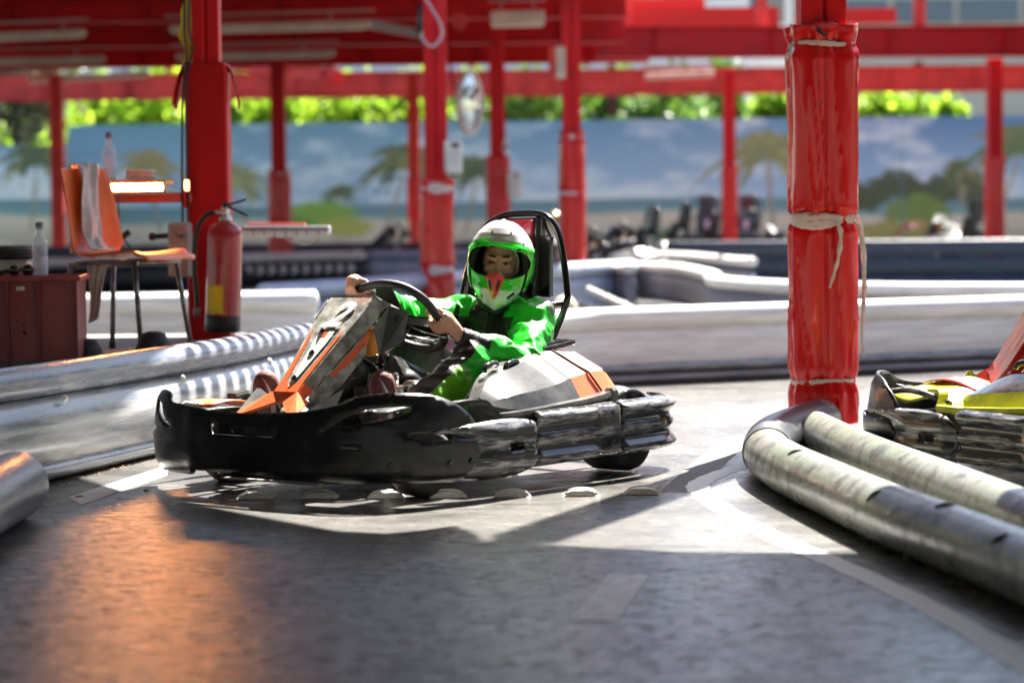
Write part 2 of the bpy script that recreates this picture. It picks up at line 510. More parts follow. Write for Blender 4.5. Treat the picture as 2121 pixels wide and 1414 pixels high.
# ------------------------------------------------------------------ rails: swept rounded profiles
def path2(pts, n=8): return [Vector((p[0], p[1], 0)) for p in cr([(p[0], p[1], 0) for p in pts], n)]
def sweep_rail(P, zc, rx, rz, n=18, cap_round=True, zf=None):
    b = MB(); L_ = len(P); rings = []
    T = [(P[min(i + 1, L_ - 1)] - P[max(i - 1, 0)]).normalized() for i in range(L_)]
    seq = [(0, P[i], T[i], 1.0) for i in range(L_)]
    if cap_round:
        pre = [(0, P[0] - T[0] * rx * .35 * math.cos(a), T[0], math.sin(a)) for a in (.25, .6, 1.0)]
        post = [(0, P[-1] + T[-1] * rx * .35 * math.cos(a), T[-1], math.sin(a)) for a in (1.0, .6, .25)]
        seq = pre + seq + post
    vs = []
    for k, (_, p, t, sc) in enumerate(seq):
        nn = Vector((-t.y, t.x, 0)); z0 = zc + (zf(k / len(seq)) if zf else 0)
        for j in range(n):
            a = 2 * PI * j / n
            vs.append(p + nn * (rx * sc * math.cos(a)) + Vector((0, 0, z0 + rz * sc * math.sin(a))))
    fs = [(i * n + j, i * n + (j + 1) % n, (i + 1) * n + (j + 1) % n, (i + 1) * n + j) for i in range(len(seq) - 1) for j in range(n)]
    base = b.add(vs, fs, 0, True)
    b.f.append(tuple(base + j for j in range(n - 1, -1, -1))); b.m.append(0); b.sm.append(True)
    b.f.append(tuple(base + (len(seq) - 1) * n + j for j in range(n))); b.m.append(0); b.sm.append(True)
    return b
def barrier(label, pts, rails, mats, group=None, n=8, bolts=None, name='tube_barrier'):
    P = path2(pts, n); root = empty(name, P[0]); o = P[0]
    Q = [p - o for p in P]
    for (zc, rx, rz), m in zip(rails, mats): sweep_rail(Q, zc, rx, rz).build('rail', m, root)
    if bolts:
        zb, off, step = bolts; acc = 0
        for i in range(1, len(Q)):
            acc += (Q[i] - Q[i - 1]).length
            if acc > step:
                acc = 0; t = (Q[i] - Q[i - 1]).normalized(); nn = Vector((t.y, -t.x, 0))
                MB().lathe([(0, .014), (.012, .012), (.016, .004), (.017, 0)], Q[i] + nn * off + Vector((0, 0, zb)), nn, 12).build('bolt', m_white, root)
    tag(root, label, 'barrier', group); return root
m_barL = mat('scuffed_grey_blue_rail', (.27, .28, .31), .22, col2=(.40, .395, .385), ns=6, st=(1, .5, 7), lo=.40, hi=.62, rough2=.40, bump=.10, bs=7, bst=(1, 1, 5), col3=(.16, .175, .21), ns3=2.6, coat=.2)
m_barLtop = mat('dark_slate_rail', (.17, .19, .25), .26, col2=(.40, .41, .44), ns=9, st=(1, .5, 5), lo=.48, hi=.70, rough2=.5, bump=.2, bs=12, bst=(1, 1, 4))
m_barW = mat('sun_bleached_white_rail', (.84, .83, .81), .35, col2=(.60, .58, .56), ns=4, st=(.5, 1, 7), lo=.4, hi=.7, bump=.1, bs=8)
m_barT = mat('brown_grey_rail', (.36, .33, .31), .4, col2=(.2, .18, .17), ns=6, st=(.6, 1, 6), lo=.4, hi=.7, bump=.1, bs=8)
m_barN = mat('navy_rail', (.035, .055, .085), .45, col2=(.08, .10, .14), ns=5, st=(.5, 1, 8), lo=.45, hi=.7)
m_barD = mat('black_rail', (.008, .012, .018), .45)
m_barB = mat('pale_blue_rail', (.30, .36, .47), .4, col2=(.42, .45, .52), ns=4, lo=.4, hi=.7)
pl = [G(-500, 1175), G(-120, 1045), G(100, 992), G(330, 938), G(480, 900), G(640, 850), G(800, 828)]
barrier('long curved grey-blue tube barrier behind the black kart nose, running past the red crate', pl,
        [(.384, .072, .064), (.180, .100, .150), (.045, .090, .044)], [m_barLtop, m_barL, m_barL], n=10, bolts=(.31, .072, 1.1))
pr = [G(1020, 825), G(1180, 803), G(1300, 795), G(1640, 779), G(1880, 768), G(2240, 752), G(2700, 735)]
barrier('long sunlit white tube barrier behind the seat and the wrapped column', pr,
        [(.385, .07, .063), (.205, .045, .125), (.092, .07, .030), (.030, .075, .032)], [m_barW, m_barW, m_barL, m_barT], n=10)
mb = [(-9, 15.6), (-6, 16.2), (-4, 16.8), (-2.4, 17.2), (-1.42, 17.4)]
barrier('light grey barrier with a rounded end seen under the orange chair and extinguisher', mb,
        [(.375, .09, .085), (.20, .07, .115), (.06, .08, .06)], [m_barW, m_barW, m_barL])
barrier('pale blue barrier rising behind the steering wheel to the red column', [(-1.9, 18.6), (-1.2, 20.2), (-.6, 22.2), (.4, 24.5), (1.3, 26.2)],
        [(.40, .09, .08), (.20, .07, .12), (.06, .08, .06)], [m_barB, m_barB, m_barB])
# dark barrier; light stripes falling on it are modelled as white strips
r_ = barrier('black barrier with a row of curved light stripes and white top rail', [(-9.5, 30), (-6, 32), (-3.6, 34.2), (-2.15, 35)],
             [(.40, .1, .07), (.16, .10, .17)], [m_barW, m_barD])
cb = MB()
for k in range(11):
    u = k / 10; x0 = -3.95 + u * 1.55; y0 = 34.0 + u * .72
    pts = [(x0, .30), (x0 + .05, .235), (x0, .17)]
    for i in range(2):
        (xa, za), (xb, zb) = pts[i], pts[i + 1]
        t = Vector((1.55, .72, 0)).normalized(); oo = Vector((.43, -.9, 0)) * .105
        def q(x, z): return (x + oo.x + 9.5, y0 + (x - x0) * .46 + oo.y - 30, z)
        cb.add([q(xa, za), q(xb, zb), q(xb + .07, zb), q(xa + .07, za)], [(0, 1, 2, 3)], 0, False)
cb.build('light_stripe', m_barW, r_, solid=.006)
barrier('pale barrier continuing past the black light-striped barrier to the column', [(-2.05, 35.1), (-1.2, 35.4), (-.3, 35.6)], [(.40, .1, .07), (.2, .08, .13)], [m_barB, m_barB])
barrier('winding white-topped barrier with a dark flank at the far bend', [(1.25, 25.4), (1.12, 25.9), (1.35, 26.4), (1.75, 25), (1.85, 22.4), (1.75, 20.6), (2.0, 19.2), (2.6, 18.2), (3.6, 17.6), (5.5, 17.2), (9, 17)],
        [(.40, .085, .055), (.19, .07, .155)], [m_barW, mat('slate_flank', (.20, .21, .25), .5)])
barrier('short pale tube bend with white joints beyond the winding barrier', [(1.5, 28.5), (1.75, 29.4), (2.1, 28.6), (2.35, 26.3), (2.5, 25.2)], [(.46, .07, .05), (.25, .06, .1)], [m_barW, m_barB])
barrier('navy board barrier far behind the wrapped column', [(2.0, 31), (4, 30.4), (7, 30), (12, 29.6)], [(.50, .05, .11), (.27, .05, .12), (.08, .05, .085)], [m_barN] * 3, bolts=(.42, .055, 1.0))
barrier('low navy barrier behind the black light-striped barrier', [(-9, 38.4), (-4, 38.9), (0, 39.3), (2.2, 39.6)], [(.42, .05, .12), (.15, .05, .15)], [m_barN, mat('deep_green_board', (.01, .03, .03), .5)])

# foreground tubes
m_tubeL = mat('polished_grey_tube', (.13, .14, .16), .30, col2=(.42, .42, .42), ns=7, st=(4, .5, 4), lo=.42, hi=.68, rough2=.5, bump=.25, bs=14, bst=(3, .5, 3))
m_tubeR = mat('worn_cream_tube', (.22, .215, .195), .26, col2=(.06, .06, .055), ns=11, st=(1, 1, 1), lo=.48, hi=.64, rough2=.4, bump=.22, bs=40, col3=(.16, .20, .13), ns3=2.5)
def tube_obj(label, P, r, m, zc=None, strap=None):
    pts = [Vector((p[0], p[1], p[2] if len(p) > 2 else r)) for p in P]
    Pc = cr(pts, 10); o = Pc[0].copy()
    b = MB(); Q = [p - o for p in Pc]
    b.tube(Q, r, 0, 36, caps=False)
    ob = b.build('rubber_tube', m); ob.location = o
    # hollow ends: inner wall and lip
    for k, (a, c) in enumerate(((Q[0], Q[1]), (Q[-1], Q[-2]))):
        d = (c - a).normalized()
        e = MB(); e.lathe([(r, .0), (r * .96, -.008), (r * .88, -.008), (r * .86, .01), (r * .86, .14), (0.001, .14)], a, d, 36)
        e.build('tube_end', m, ob)
    tag(ob, label, 'tube'); return ob, Q
tb = G(60, 1100, .1)
tube_obj('polished grey tube end lying at the left edge with an orange glint', [(-1.66, 8.02, .112), (-1.655, 7.4, .112), (-1.60, 6.6, .112), (-1.50, 5.6, .112)], .112, m_tubeL)
R1 = .092
def ctr(x, y): p = G(x, y, R1); return (p.x, p.y, R1)
tr, Q1 = tube_obj('front of two worn tubes curving round the wrapped column, black strap on its bend', [ctr(1700, 870), ctr(1612, 905), ctr(1590, 935), ctr(1625, 965), ctr(1745, 1022), ctr(1850, 1068), ctr(2000, 1125), ctr(2200, 1205), ctr(2500, 1330)], R1, m_tubeR)
sb = MB(); sb.tube([Q1[i] for i in range(2, 22)], R1 + .004, 0, 36, caps=False); sb.build('black_strap', mat('black_rubber_wrap', (.03, .033, .04), .35, col2=(.10, .11, .13), ns=12, lo=.5, hi=.75, bump=.3), tr)
for i, ang in ((34, 1.0), (50, .6), (58, 1.2), (66, .7)):
    p = Q1[i]; t = (Q1[i + 1] - Q1[i - 1]).normalized(); nn = Vector((-t.y, t.x, 0)); zz = Vector((0, 0, 1))
    arc = [p + (nn * -math.cos(a) + zz * math.sin(a)) * (R1 + .001) + t * .03 * math.sin((a - ang) * 2.2) for a in np.linspace(ang - .1, ang + .45, 8)]
    MB().tube(arc, [.001, .004, .006, .007, .007, .006, .004, .001], 0, 6).build('rubber_scuff', m_rubber, tr)
tube_obj('rear of the two worn tubes, lying between the front tube and the parked kart', [ctr(1690, 895), ctr(1760, 930), ctr(1850, 968), ctr(1990, 1022), ctr(2200, 1105), ctr(2500, 1220)], .086, m_tubeR)
# dry leaves and grit along the tubes
m_leaf = mat('dry_leaf', (.28, .13, .05), .7, col2=(.40, .26, .12), ns=20)
def leaf(x, y, s_, rz, lab):
    p = G(x, y); b = MB()
    vs = [(-.5, 0, 0), (-.2, .24, .1), (.2, .22, .14), (.5, 0, .05), (.2, -.2, .02), (-.2, -.22, .0)]
    b.add([(a * s_, c * s_, d * s_ + .004) for a, c, d in vs], [(0, 1, 2, 3), (0, 3, 4, 5)], 0, False)
    o = b.build('dry_leaf', m_leaf, solid=.001); o.location = (p.x, p.y, 0); o.rotation_euler.z = rz
    tag(o, lab, 'leaf', 'dry leaves on the track')
leaf(165, 1031, .035, .4, 'dry brown leaf on dark asphalt in front of the left tube end')
leaf(303, 1019, .04, 1.4, 'small dark curled leaf beside the white floor line near the kart nose')
leaf(1720, 1093, .03, 2.2, 'pale dry leaf against the foot of the front worn tube')
leaf(1925, 1172, .045, .9, 'orange dry leaf in the shade below the front worn tube')
leaf(1668, 1062, .025, 2.9, 'tiny dry leaf under the bend of the front worn tube')
cr_ = MB()
for k in range(260):
    if k < 150:
        u = random.random(); a = G(120 + 220 * u, 994 - 54 * u); p = Vector((a.x + random.uniform(.0, .05), a.y - random.uniform(0.0, .10), 0))
    else:
        u = random.random(); a = G(1640 + 480 * u, 1035 + 215 * u); p = Vector((a.x - random.uniform(-.02, .07), a.y - random.uniform(.0, .12), 0))
    s_ = random.uniform(.003, .009)
    cr_.add([(p.x + random.uniform(-1, 1) * s_, p.y + random.uniform(-1, 1) * s_, random.uniform(0, 1) * s_) for _ in range(4)], [(0, 1, 2), (0, 2, 3), (0, 3, 1), (1, 3, 2)], 0, False)
tag(cr_.build('grit', m_leaf), kind='stuff')

# ------------------------------------------------------------------ columns
def pad_mesh(w, d, z0, z1, ties, seed, nz=90, nt=72, wr=1.0, fl=True):
    r = np.random.default_rng(seed)
    z = np.linspace(z0, z1, nz)[None, :]; th = np.linspace(0, 2 * PI, nt, endpoint=False)[:, None]
    e = 4.6
    base = (np.abs(np.cos(th) / (w / 2)) ** e + np.abs(np.sin(th) / (d / 2)) ** e) ** (-1 / e)
    rr = base + 0 * z
    for i, t in enumerate(ties):
        g_ = np.exp(-((z - t) / .035) ** 2); g2 = np.exp(-(np.abs(z - t) / .16))
        rr = rr - wr * .016 * g_
        ph = r.random() * 6
        rr = rr + wr * g2 * .0115 * (np.sin(th * 7 + ph) + .6 * np.sin(th * 13 + ph * 2)) * (1 - .3 * g_)
    P = np.stack([np.cos(th) * 1.6 + 0 * z, np.sin(th) * 1.6 + 0 * z, 0 * th + z * 1.3], -1)
    rr = rr + wr * .012 * vnoise(P, 1.2, seed) * 1.0
    Pd = np.stack([np.cos(th) * 2.2 + z * 1.1, np.sin(th) * 2.2 + 0 * z, 0 * th + z * .8], -1)
    ns_ = vnoise(Pd, 1.9, seed + 5)
    rr = rr + wr * .011 * (np.exp(-np.abs(ns_) * 8) - .3)
    rr = rr + wr * .0008 * vnoise(P, 8, seed + 9)
    seam = np.exp(-((((th + PI / 2 + PI) % (2 * PI)) - PI - .02) / .045) ** 2)
    rr = rr - wr * .014 * seam
    V = np.stack([rr * np.cos(th), rr * np.sin(th), z + 0 * th + (.006 * np.sin(th * 5 + seed) * ((z > z1 - .02) | (z < z0 + .02)))], -1).reshape(-1, 3)
    Q = [(i * nz + j, ((i + 1) % nt) * nz + j, ((i + 1) % nt) * nz + j + 1, i * nz + j + 1) for i in range(nt) for j in range(nz - 1)]
    return V, np.array(Q)
def steel_post(root, w, h, z0=0, m=None):
    b = MB(); g_ = w * .04
    b.box((-w * .26, 0, z0 + h / 2), (w * .48 - g_, w, h), 0, bev=.006)
    b.box((w * .26, 0, z0 + h / 2), (w * .48 - g_, w * .92, h), 0, bev=.006)
    b.box((0, 0, z0 + h / 2), (w * .3, w * .7, h - .01), 0)
    b.build('post', m or m_paint, root)
    MB().box((0, 0, z0 + .008), (w * 1.7, w * 1.7, .016), 0, bev=.003).build('base_plate', m or m_paint, root)
def column(px, d, w, h, pad=None, ties=(), label='', seed=1, m=None, yoff=0, base=0, padmat=None, big=False, wr=1.0, tape_h=.012):
    x = W(px, 600, d).x
    root = empty('steel_column', (x, d, base)); steel_post(root, w, h, m=m)
    if pad:
        z0, z1, pw = pad
        V, Q = pad_mesh(pw, pw * .95, z0, z1, ties, seed, nz=200 if big else 60, nt=150 if big else 48, wr=wr)
        po = np_mesh('padding', V, Q, [padmat or m_vinyl], root, solid=.004, offset=-1)
    for i, t in enumerate(ties):
        hh = tape_h * (3.2 if (big and i == 1) else 1)
        b = MB(); R_ = pad[2] / 2 * .985
        def fn(u, v, R_=R_, t=t, hh=hh, i=i):
            a = 2 * PI * u; e = 4.6
            q = (abs(math.cos(a)) ** e + abs(math.sin(a)) ** e) ** (-1 / e) * (R_ - .010 * wr) + (.009 if (big and i == 1) else .003) + .0012 * math.sin(a * 17 + v * 9)
            q += wr * .0025 * (math.sin(a * 7 + i) + .0)
            return (q * math.cos(a), q * math.sin(a) * .95, t + (v - .5) * 2 * hh * (.75 + .25 * math.sin(a * 3 + i)) + .006 * math.sin(a * 2 + i * 2) + .0015 * math.sin(a * 23))
        b.grid(fn, 120, 5, wrap=True); b.build('tie_tape', m_tape, root, solid=.002)
    tag(root, label, 'column', 'red steel columns'); return root
# c0: the wrapped column on the right
c0 = column(1703, 10.62, .205, 4.35, (.07, 1.80, .285), (1.715, .955, .25), 'nearest red column wrapped in glossy red vinyl tied with white tape', 3, big=True)
def ribbon(root, pts, w, m=m_tape, seed=0):
    P = cr(pts, 6); b = MB(); vs = []
    for i, p in enumerate(P):
        tw = .5 * math.sin(i * .5 + seed); ww = w * (1 + .3 * math.sin(i * 1.3 + seed)) * (1 - .5 * (i / len(P)) ** 3)
        d = Vector((math.cos(tw), math.sin(tw) * .6, .1)); vs += [p - d * ww / 2, p + d * ww / 2]
    b.add(vs, [(2 * i, 2 * i + 1, 2 * i + 3, 2 * i + 2) for i in range(len(P) - 1)], 0, True)
    return b.build('tape_end', m, root, solid=.0015)
ribbon(c0, [(.04, -.150, .95), (.06, -.165, .90), (.05, -.17, .80), (.03, -.168, .72), (.01, -.17, .66)], .020, seed=1)
ribbon(c0, [(.12, -.11, .96), (.15, -.12, .90), (.165, -.12, .78), (.165, -.12, .62), (.158, -.12, .46), (.165, -.12, .36)], .018, seed=2)
ribbon(c0, [(.145, -.05, .97), (.172, -.05, .85), (.178, -.05, .66), (.17, -.05, .50)], .024, seed=4)
ribbon(c0, [(-.14, -.09, 1.72), (-.155, -.10, 1.68), (-.165, -.10, 1.64)], .02, seed=3)
ribbon(c0, [(-.13, -.10, 1.73), (-.145, -.12, 1.69), (-.15, -.13, 1.655)], .012, seed=5)
MB().tube(cr([(-.035, -.115, 1.80), (-.03, -.148, 1.77), (.0, -.155, 1.745)], 4), .008, 0, 8).build('cable_end', m_dark, c0)
# c1: the left column with the painted box cover
x1 = W(437, 600, 12.8).x
c1 = empty('steel_column', (x1, 12.8, 0)); steel_post(c1, .148, 3.35)
b = MB(); b.box((0, 0, 1.0), (.222, .21, 1.60), 0, bev=.012); b.build('box_cover', mat('clean_red_paint', (.44, .003, .006), .4, spec=.2, bump=.05, bs=8), c1)
def flapf(sx):
    def fn(u, v): return (sx * (.11 + .07 * u * (1 - .3 * v)), -.08 + .10 * v, 1.80 - .02 - .20 * u * u - .02 * v + .012 * math.sin(v * 8))
    return fn
for sx in (-1, 1): MB().grid(flapf(sx), 8, 8).build('vinyl_flap', m_vinyl, c1, solid=.004)
tag(c1, 'red column in a smooth red box cover carrying the fire extinguisher', 'column', 'red steel columns')
CH = 3.33
column(907, 21.6, .205, CH + .6, (.12, 1.31, .30), (1.22, .50), 'red column with taped red padding directly left of the driver\'s helmet', 5, tape_h=.05)
column(1187, 25.4, .20, CH + .6, (.1, 1.84, .275), (1.78, 1.20, .3), 'red column padded almost to the beam, behind the seat hoop', 6, tape_h=.022)
column(1034, 31, .205, CH + .4, (.2, 1.72, .30), (), 'slender red column with a short bulky pad above the helmet', 7)
column(582, 36, .22, CH + .2, (.0, 1.66, .34), (1.6,), 'brownish red column right of the extinguisher with faded padding', 8, tape_h=.02)
column(125, 40, .22, CH, None, (), 'faded orange-red column behind the orange chair back', 9, m=m_paint_pale)
column(861, 41, .20, CH, (.9, 1.6, .24), (), 'pale red column partly hidden behind the padded column with the switch box', 10, m=m_paint_pale)
column(1512, 40, .20, CH, (.0, 1.72, .25), (), 'red column rising behind the pair of dark parked karts', 11)
column(2060, 38, .24, CH, (.0, 1.80, .30), (), 'red column at the right before the painted palm tree', 12)
for px, lb in ((150, 'dark red far post beyond the wall, left of all the others'), (644, 'dark red far post beyond the wall, right of the brownish column'), (1268, 'dark red far post beyond the wall, right of the padded column'), (1903, 'dark red far post before the beige building')):
    x = W(px, 300, 53).x; q = empty('steel_column', (x, 53, 0)); steel_post(q, .2, 4.2, m=mat('dark_red_post', (.10, .01, .01), .5)); tag(q, lb, 'column', 'red steel columns')

# ------------------------------------------------------------------ canopy roof: beams, sheets, slats
canopy = empty('canopy_roof', (0, 20, 0)); CO = Vector((0, 20, 0))
def ibeam(a, c, zb, hgt=.42, fw=.2, m=None, name='beam'):
    a = Vector((a[0], a[1], 0)) - CO; c = Vector((c[0], c[1], 0)) - CO; d = (c - a); L_ = math.hypot(d.x, d.y); R = Matrix.Rotation(math.atan2(d.y, d.x), 3, 'Z')
    mid = (a + c) / 2; b = MB()
    b.box((mid.x, mid.y, zb + .010), (L_, fw, .020), 0, R); b.box((mid.x, mid.y, zb + hgt - .010), (L_, fw, .020), 0, R)
    b.box((mid.x, mid.y, zb + hgt / 2), (L_, .012, hgt - .041), 0, R)
    n_ = int(L_ / 1.6)
    for k in range(n_):
        o_ = R @ Vector((-L_ / 2 + (k + .5) * L_ / n_, 0, 0)); b.box((mid.x + o_.x, mid.y + o_.y, zb + hgt / 2), (.012, fw * .9, hgt - .045), 0, R)
    b.build(name, m or m_paint, canopy)
ibeam((-9, 24.0), (1.45, 24.0), 3.32)
ibeam((-10, 28.8), (9.5, 28.8), 3.52, .16)
ibeam((-10, 28.9), (1.4, 28.9), 3.30, .44)
ibeam((-11, 33.6), (1.6, 33.6), 3.33, .42)
ibeam((-12, 38.2), (2.2, 38.2), 3.33, .42)
ibeam((-13, 46.5), (13, 46.5), 3.22, .5, m=m_paint_pale)
ibeam((1.3, 36.5), (12, 37.6), 3.30, .46, .26)
ibeam((3.0, 43.0), (13, 43.0), 3.72, .5, m=m_paint_pale)
for x in (-6.4, -3.35, -.7, 1.45): ibeam((x, 20.2), (x, 46), 3.75, .22, .14)
ibeam((-6.0, 38.4), (-3.2, 46.3), 3.5, .25, .12); ibeam((-2.3, 29.2), (-.9, 33.4), 3.35, .1, .08, m=m_barT)
for px, d, z0, z1, w in ((1578, 37.0, 3.76, 4.6, .17), (1904, 37.2, 3.55, 4.7, .17), (1300, 37, 3.76, 4.3, .14)):
    p = W(px, 50, d); MB().box((p.x, p.y - 20, (z0 + z1) / 2), (w, w, z1 - z0), 0, bev=.01).build('strut', m_paint_pale, canopy)
ibeam((2.6, 37.6), (13, 37.9), 4.42, .12, .12, m=m_paint_pale)
def corr_sheet(x0, x1, y0, y1, z, m, pitch=.18, amp=.018, along='y'):
    b = MB(); n_ = int((x1 - x0) / pitch * 4)
    vs = []
    for i in range(n_ + 1):
        x = x0 + (x1 - x0) * i / n_; zz = z + (amp if i % 4 in (1, 2) else -amp)
        vs += [(x, y0 - 20, zz), (x, y1 - 20, zz)]
    b.add(vs, [(2 * i, 2 * i + 1, 2 * i + 3, 2 * i + 2) for i in range(n_)], 0, False)
    b.build('roof_sheet', m, canopy, solid=.004)
m_sheet = mat('red_roof_sheet', (.55, .008, .012), .5)
corr_sheet(-13, 1.6, 20.5, 42, 4.02, m_sheet)
m_trans = mat('translucent_red_sheet', (.60, .06, .05), .9, spec=.05, translucent=.12)
m_sheet_g = mat('grey_roof_sheet', (.35, .34, .33), .5)
# sloping translucent fascia on the right
def slope(x0, x1, ya, za, yb, zb, m, name='roof_sheet'):
    MB().add([(x0, ya - 20, za), (x1, ya - 20, za), (x1, yb - 20, zb), (x0, yb - 20, zb)], [(0, 1, 2, 3)], 0, False) if False else None
    b = MB(); n_ = int(abs(x1 - x0) / .2); vs = []
    for i in range(n_ + 1):
        x = x0 + (x1 - x0) * i / n_; e = .02 if i % 2 else 0
        vs += [(x, ya - 20, za + e), (x, yb - 20, zb + e)]
    b.add(vs, [(2 * i, 2 * i + 1, 2 * i + 3, 2 * i + 2) for i in range(n_)], 0, False)
    b.build(name, m, canopy, solid=.004)
for x0_, x1_, y_, z0_, z1_ in ((1.3, 4.3, 38.7, 3.80, 4.22), (1.3, 3.2, 39.6, 4.05, 4.45), (4.6, 6.2, 38.9, 3.95, 4.2)):
    MB().box(((x0_ + x1_) / 2, y_ - 20, (z0_ + z1_) / 2), (x1_ - x0_, .04, z1_ - z0_), 0).build('fascia', m_trans, canopy)
# near roof over the foreground and the left side (its edges throw the shade seen on the track)
def prism(pts, z, th, m, name='roof_sheet'):
    b = MB(); n_ = len(pts)
    vs = [(p[0], p[1] - 20, z) for p in pts] + [(p[0], p[1] - 20, z + th) for p in pts]
    b.add(vs, [tuple(range(n_))[::-1], tuple(range(n_, 2 * n_))] + [(i, (i + 1) % n_, n_ + (i + 1) % n_, n_ + i) for i in range(n_)], 0, False)
    b.build(name, m, canopy)
ZR = 3.4
def sh(px, py, dz=0):            # roof point that shades this spot of the ground
    p = G(px, py, dz); k = (ZR - dz) / -LDIR.z
    return (p.x - LDIR.x * k, p.y - LDIR.y * k)
near = [sh(170, 990), sh(265, 1018), sh(440, 1050), sh(570, 1075), sh(700, 1099), sh(800, 1104), sh(870, 1098), sh(940, 1088), sh(985, 1104), sh(1000, 1120), sh(1400, 1142), sh(1745, 1145), sh(2400, 1150)]
near_poly = near + [(32, near[-1][1]), (32, -30), (-32, -30), (-32, near[0][1])]  # outer edges stretched out of view to block low sky light
prism(near_poly, ZR, .05, m_sheet_g)
xe = near[0][0]
prism([(-32, near[0][1] + .003), (xe, near[0][1] + .003), (xe + .12, 12.9), (xe + .12, 15.3), (-32, 15.3)], ZR, .05, m_sheet_g)
prism([(9, near[-1][1] + .003), (32, near[-1][1] + .003), (32, 42), (9, 42)], ZR + 1.6, .05, m_sheet_g)  # this sheet and the next: unseen, added to cut sky fill
prism([(-32, 15.303), (-5.5, 15.303), (-5.5, 20.4), (-32, 20.4)], ZR, .05, m_sheet_g)
sl = MB()
for k in range(17):
    y = 12.62 + k * .165; sl.box((xe + .62, y - 20, ZR + .02), (1.0, .085, .02), 0)
sl.build('roof_slats', m_sheet_g, canopy)
tag(canopy, 'red steel canopy roof of beams, struts and corrugated sheets over the track', 'canopy')

# strip lights under the beams
def fixture(xa, ya, xb, yb, d, lab, w=.12, h=.085):
    a = W(xa, ya, d); c = W(xb, yb, d); L_ = (c - a).length
    r_ = empty('strip_light', (a + c) / 2); r_.rotation_euler = (0, -math.atan2(c.z - a.z, c.x - a.x), 0)
    b = MB(); b.box((0, 0, 0), (L_, w, h), 0, bev=.02); b.build('housing', m_cream, r_)
    b = MB()
    for sx in (-.3, .3): b.box((sx * L_, 0, h / 2 + .05), (.03, .03, .10), 0)
    b.box((0, 0, h / 2 + .11), (L_ * 1.05, .05, .03), 0); b.build('mounting_rail', mat('pinkish_rail', (.42, .22, .19), .5), r_)
    b = MB(); b.box((0, 0, -h / 2 - .008), (L_ * .94, w * .6, .018), 0, bev=.008); b.build('diffuser', mat('diffuser', (.75, .68, .58), .35), r_)
    tag(r_, lab, 'strip light', 'unlit strip lights under the canopy')
fixture(-60, 78, 178, 68, 27.6, 'cream strip light at the top left edge of the nearest beam')
fixture(352, 62, 768, 50, 27.6, 'long cream strip light behind the left column, nearer row')
fixture(-80, 128, 218, 122, 32.4, 'cream strip light in the second row, left of the left column')
fixture(365, 118, 694, 110, 32.4, 'cream strip light in the second row, right of the left column')
fixture(60, 166, 310, 152, 40, 'thin cream strip light above the trees at the left')
fixture(1016, 39, 1128, 36, 26.6, 'short boxy cream light beside the padded column', .2, .16)
fixture(1335, 158, 1480, 152, 40, 'thin cream strip light above the trees at centre right')
fixture(745, 52, 850, 12, 30, 'pale strip light slanting behind the beam left of the hose') if False else None

# small fittings on columns
def boxthing(name, lab, cat, c, size, m, bev=.01, extra=None, group=None):
    r_ = empty(name, c); MB().box((0, 0, 0), size, 0, bev=bev).build('housing', m, r_)
    if extra: extra(r_)
    tag(r_, lab, cat, group); return r_
def swx(r_):
    MB().box((.02, -.078, .10), (.07, .008, .035), 0, bev=.003).build('slot', m_dark, r_)
    MB().box((0, -.078, -.04), (.10, .008, .18), 0, bev=.004).build('cover', m_white, r_)
p = W(939, 325, 21.3); boxthing('switch_box', 'white switch box on the padded column left of the helmet', 'switch box', p, (.155, .14, .30), m_white, .02, swx)
p = W(1066, 381, 30.6); boxthing('switch_box', 'blurred white box on the slender column above the helmet', 'switch box', p, (.19, .15, .34), m_white, .03, swx)
p = W(1048, 304, 30.6); boxthing('small_sensor', 'tiny white sensor beside the slender column', 'sensor', p, (.07, .08, .16), m_white, .03, lambda r_: MB().lathe([(.0, .03), (.02, .02), (.025, 0)], (0, -.05, 0), (0, -1, 0)).build('lens', m_dark, r_))
def em(r_):
    MB().box((-.075, -.03, 0), (.07, .1, .32), 0, bev=.01).build('side_panel', m_paint_pale, r_)
    MB().box((.02, -.075, 0), (.08, .012, .28), 0, bev=.004).build('diffuser', m_cream, r_)
p = W(1159, 130, 25.2); boxthing('emergency_lamp', 'cream and red emergency lamp on the column behind the hoop', 'lamp', p, (.12, .14, .33), m_cream, .015, em)
# hose and clip hanging at the padded column
p = W(893, 40, 21.0); h_ = empty('hanging_hose', p); s_ = 21 / F
hp = [(-12, 60), (-10, 30), (4, 5), (18, -25), (20, -50), (2, -72) if False else (4, -55), (-16, -35), (-20, -15)]
pts = [Vector((a * s_, -.03, b_ * s_)) for a, b_ in [(-20, 70), (-12, 44), (6, 14), (20, -12), (22, -34), (10, -52), (-4, -55), (-17, -42), (-22, -24)]]
MB().tube(cr(pts, 6), .012, 0, 10).build('grey_hose', mat('grey_pvc', (.45, .38, .38), .4), h_)
MB().tube([Vector((-22 * s_, -.03, 30 * s_)), Vector((-24 * s_, -.03, -28 * s_))], .022, 0, 10).build('black_coupling', m_dark, h_)
tag(h_, 'grey hose looped from a black coupling beside the padded column', 'hose')
p = W(948, 46, 24); q = empty('wire_basket', p)
b = MB()
for k in range(4): b.tube(cr([(-.05 + k * .03, 0, .07), (-.05 + k * .035, -.02, 0), (-.03 + k * .03, 0, -.06)], 4), .006, 0, 6)
b.tube(cr([(-.06, 0, .07), (.06, 0, .075), (.075, 0, 0), (.03, 0, -.07), (-.03, 0, -.06)], 4), .007, 0, 6); b.build('wire_cage', m_paint_pale, q)
tag(q, 'small red wire cage lamp guard hanging under the beam', 'lamp guard')

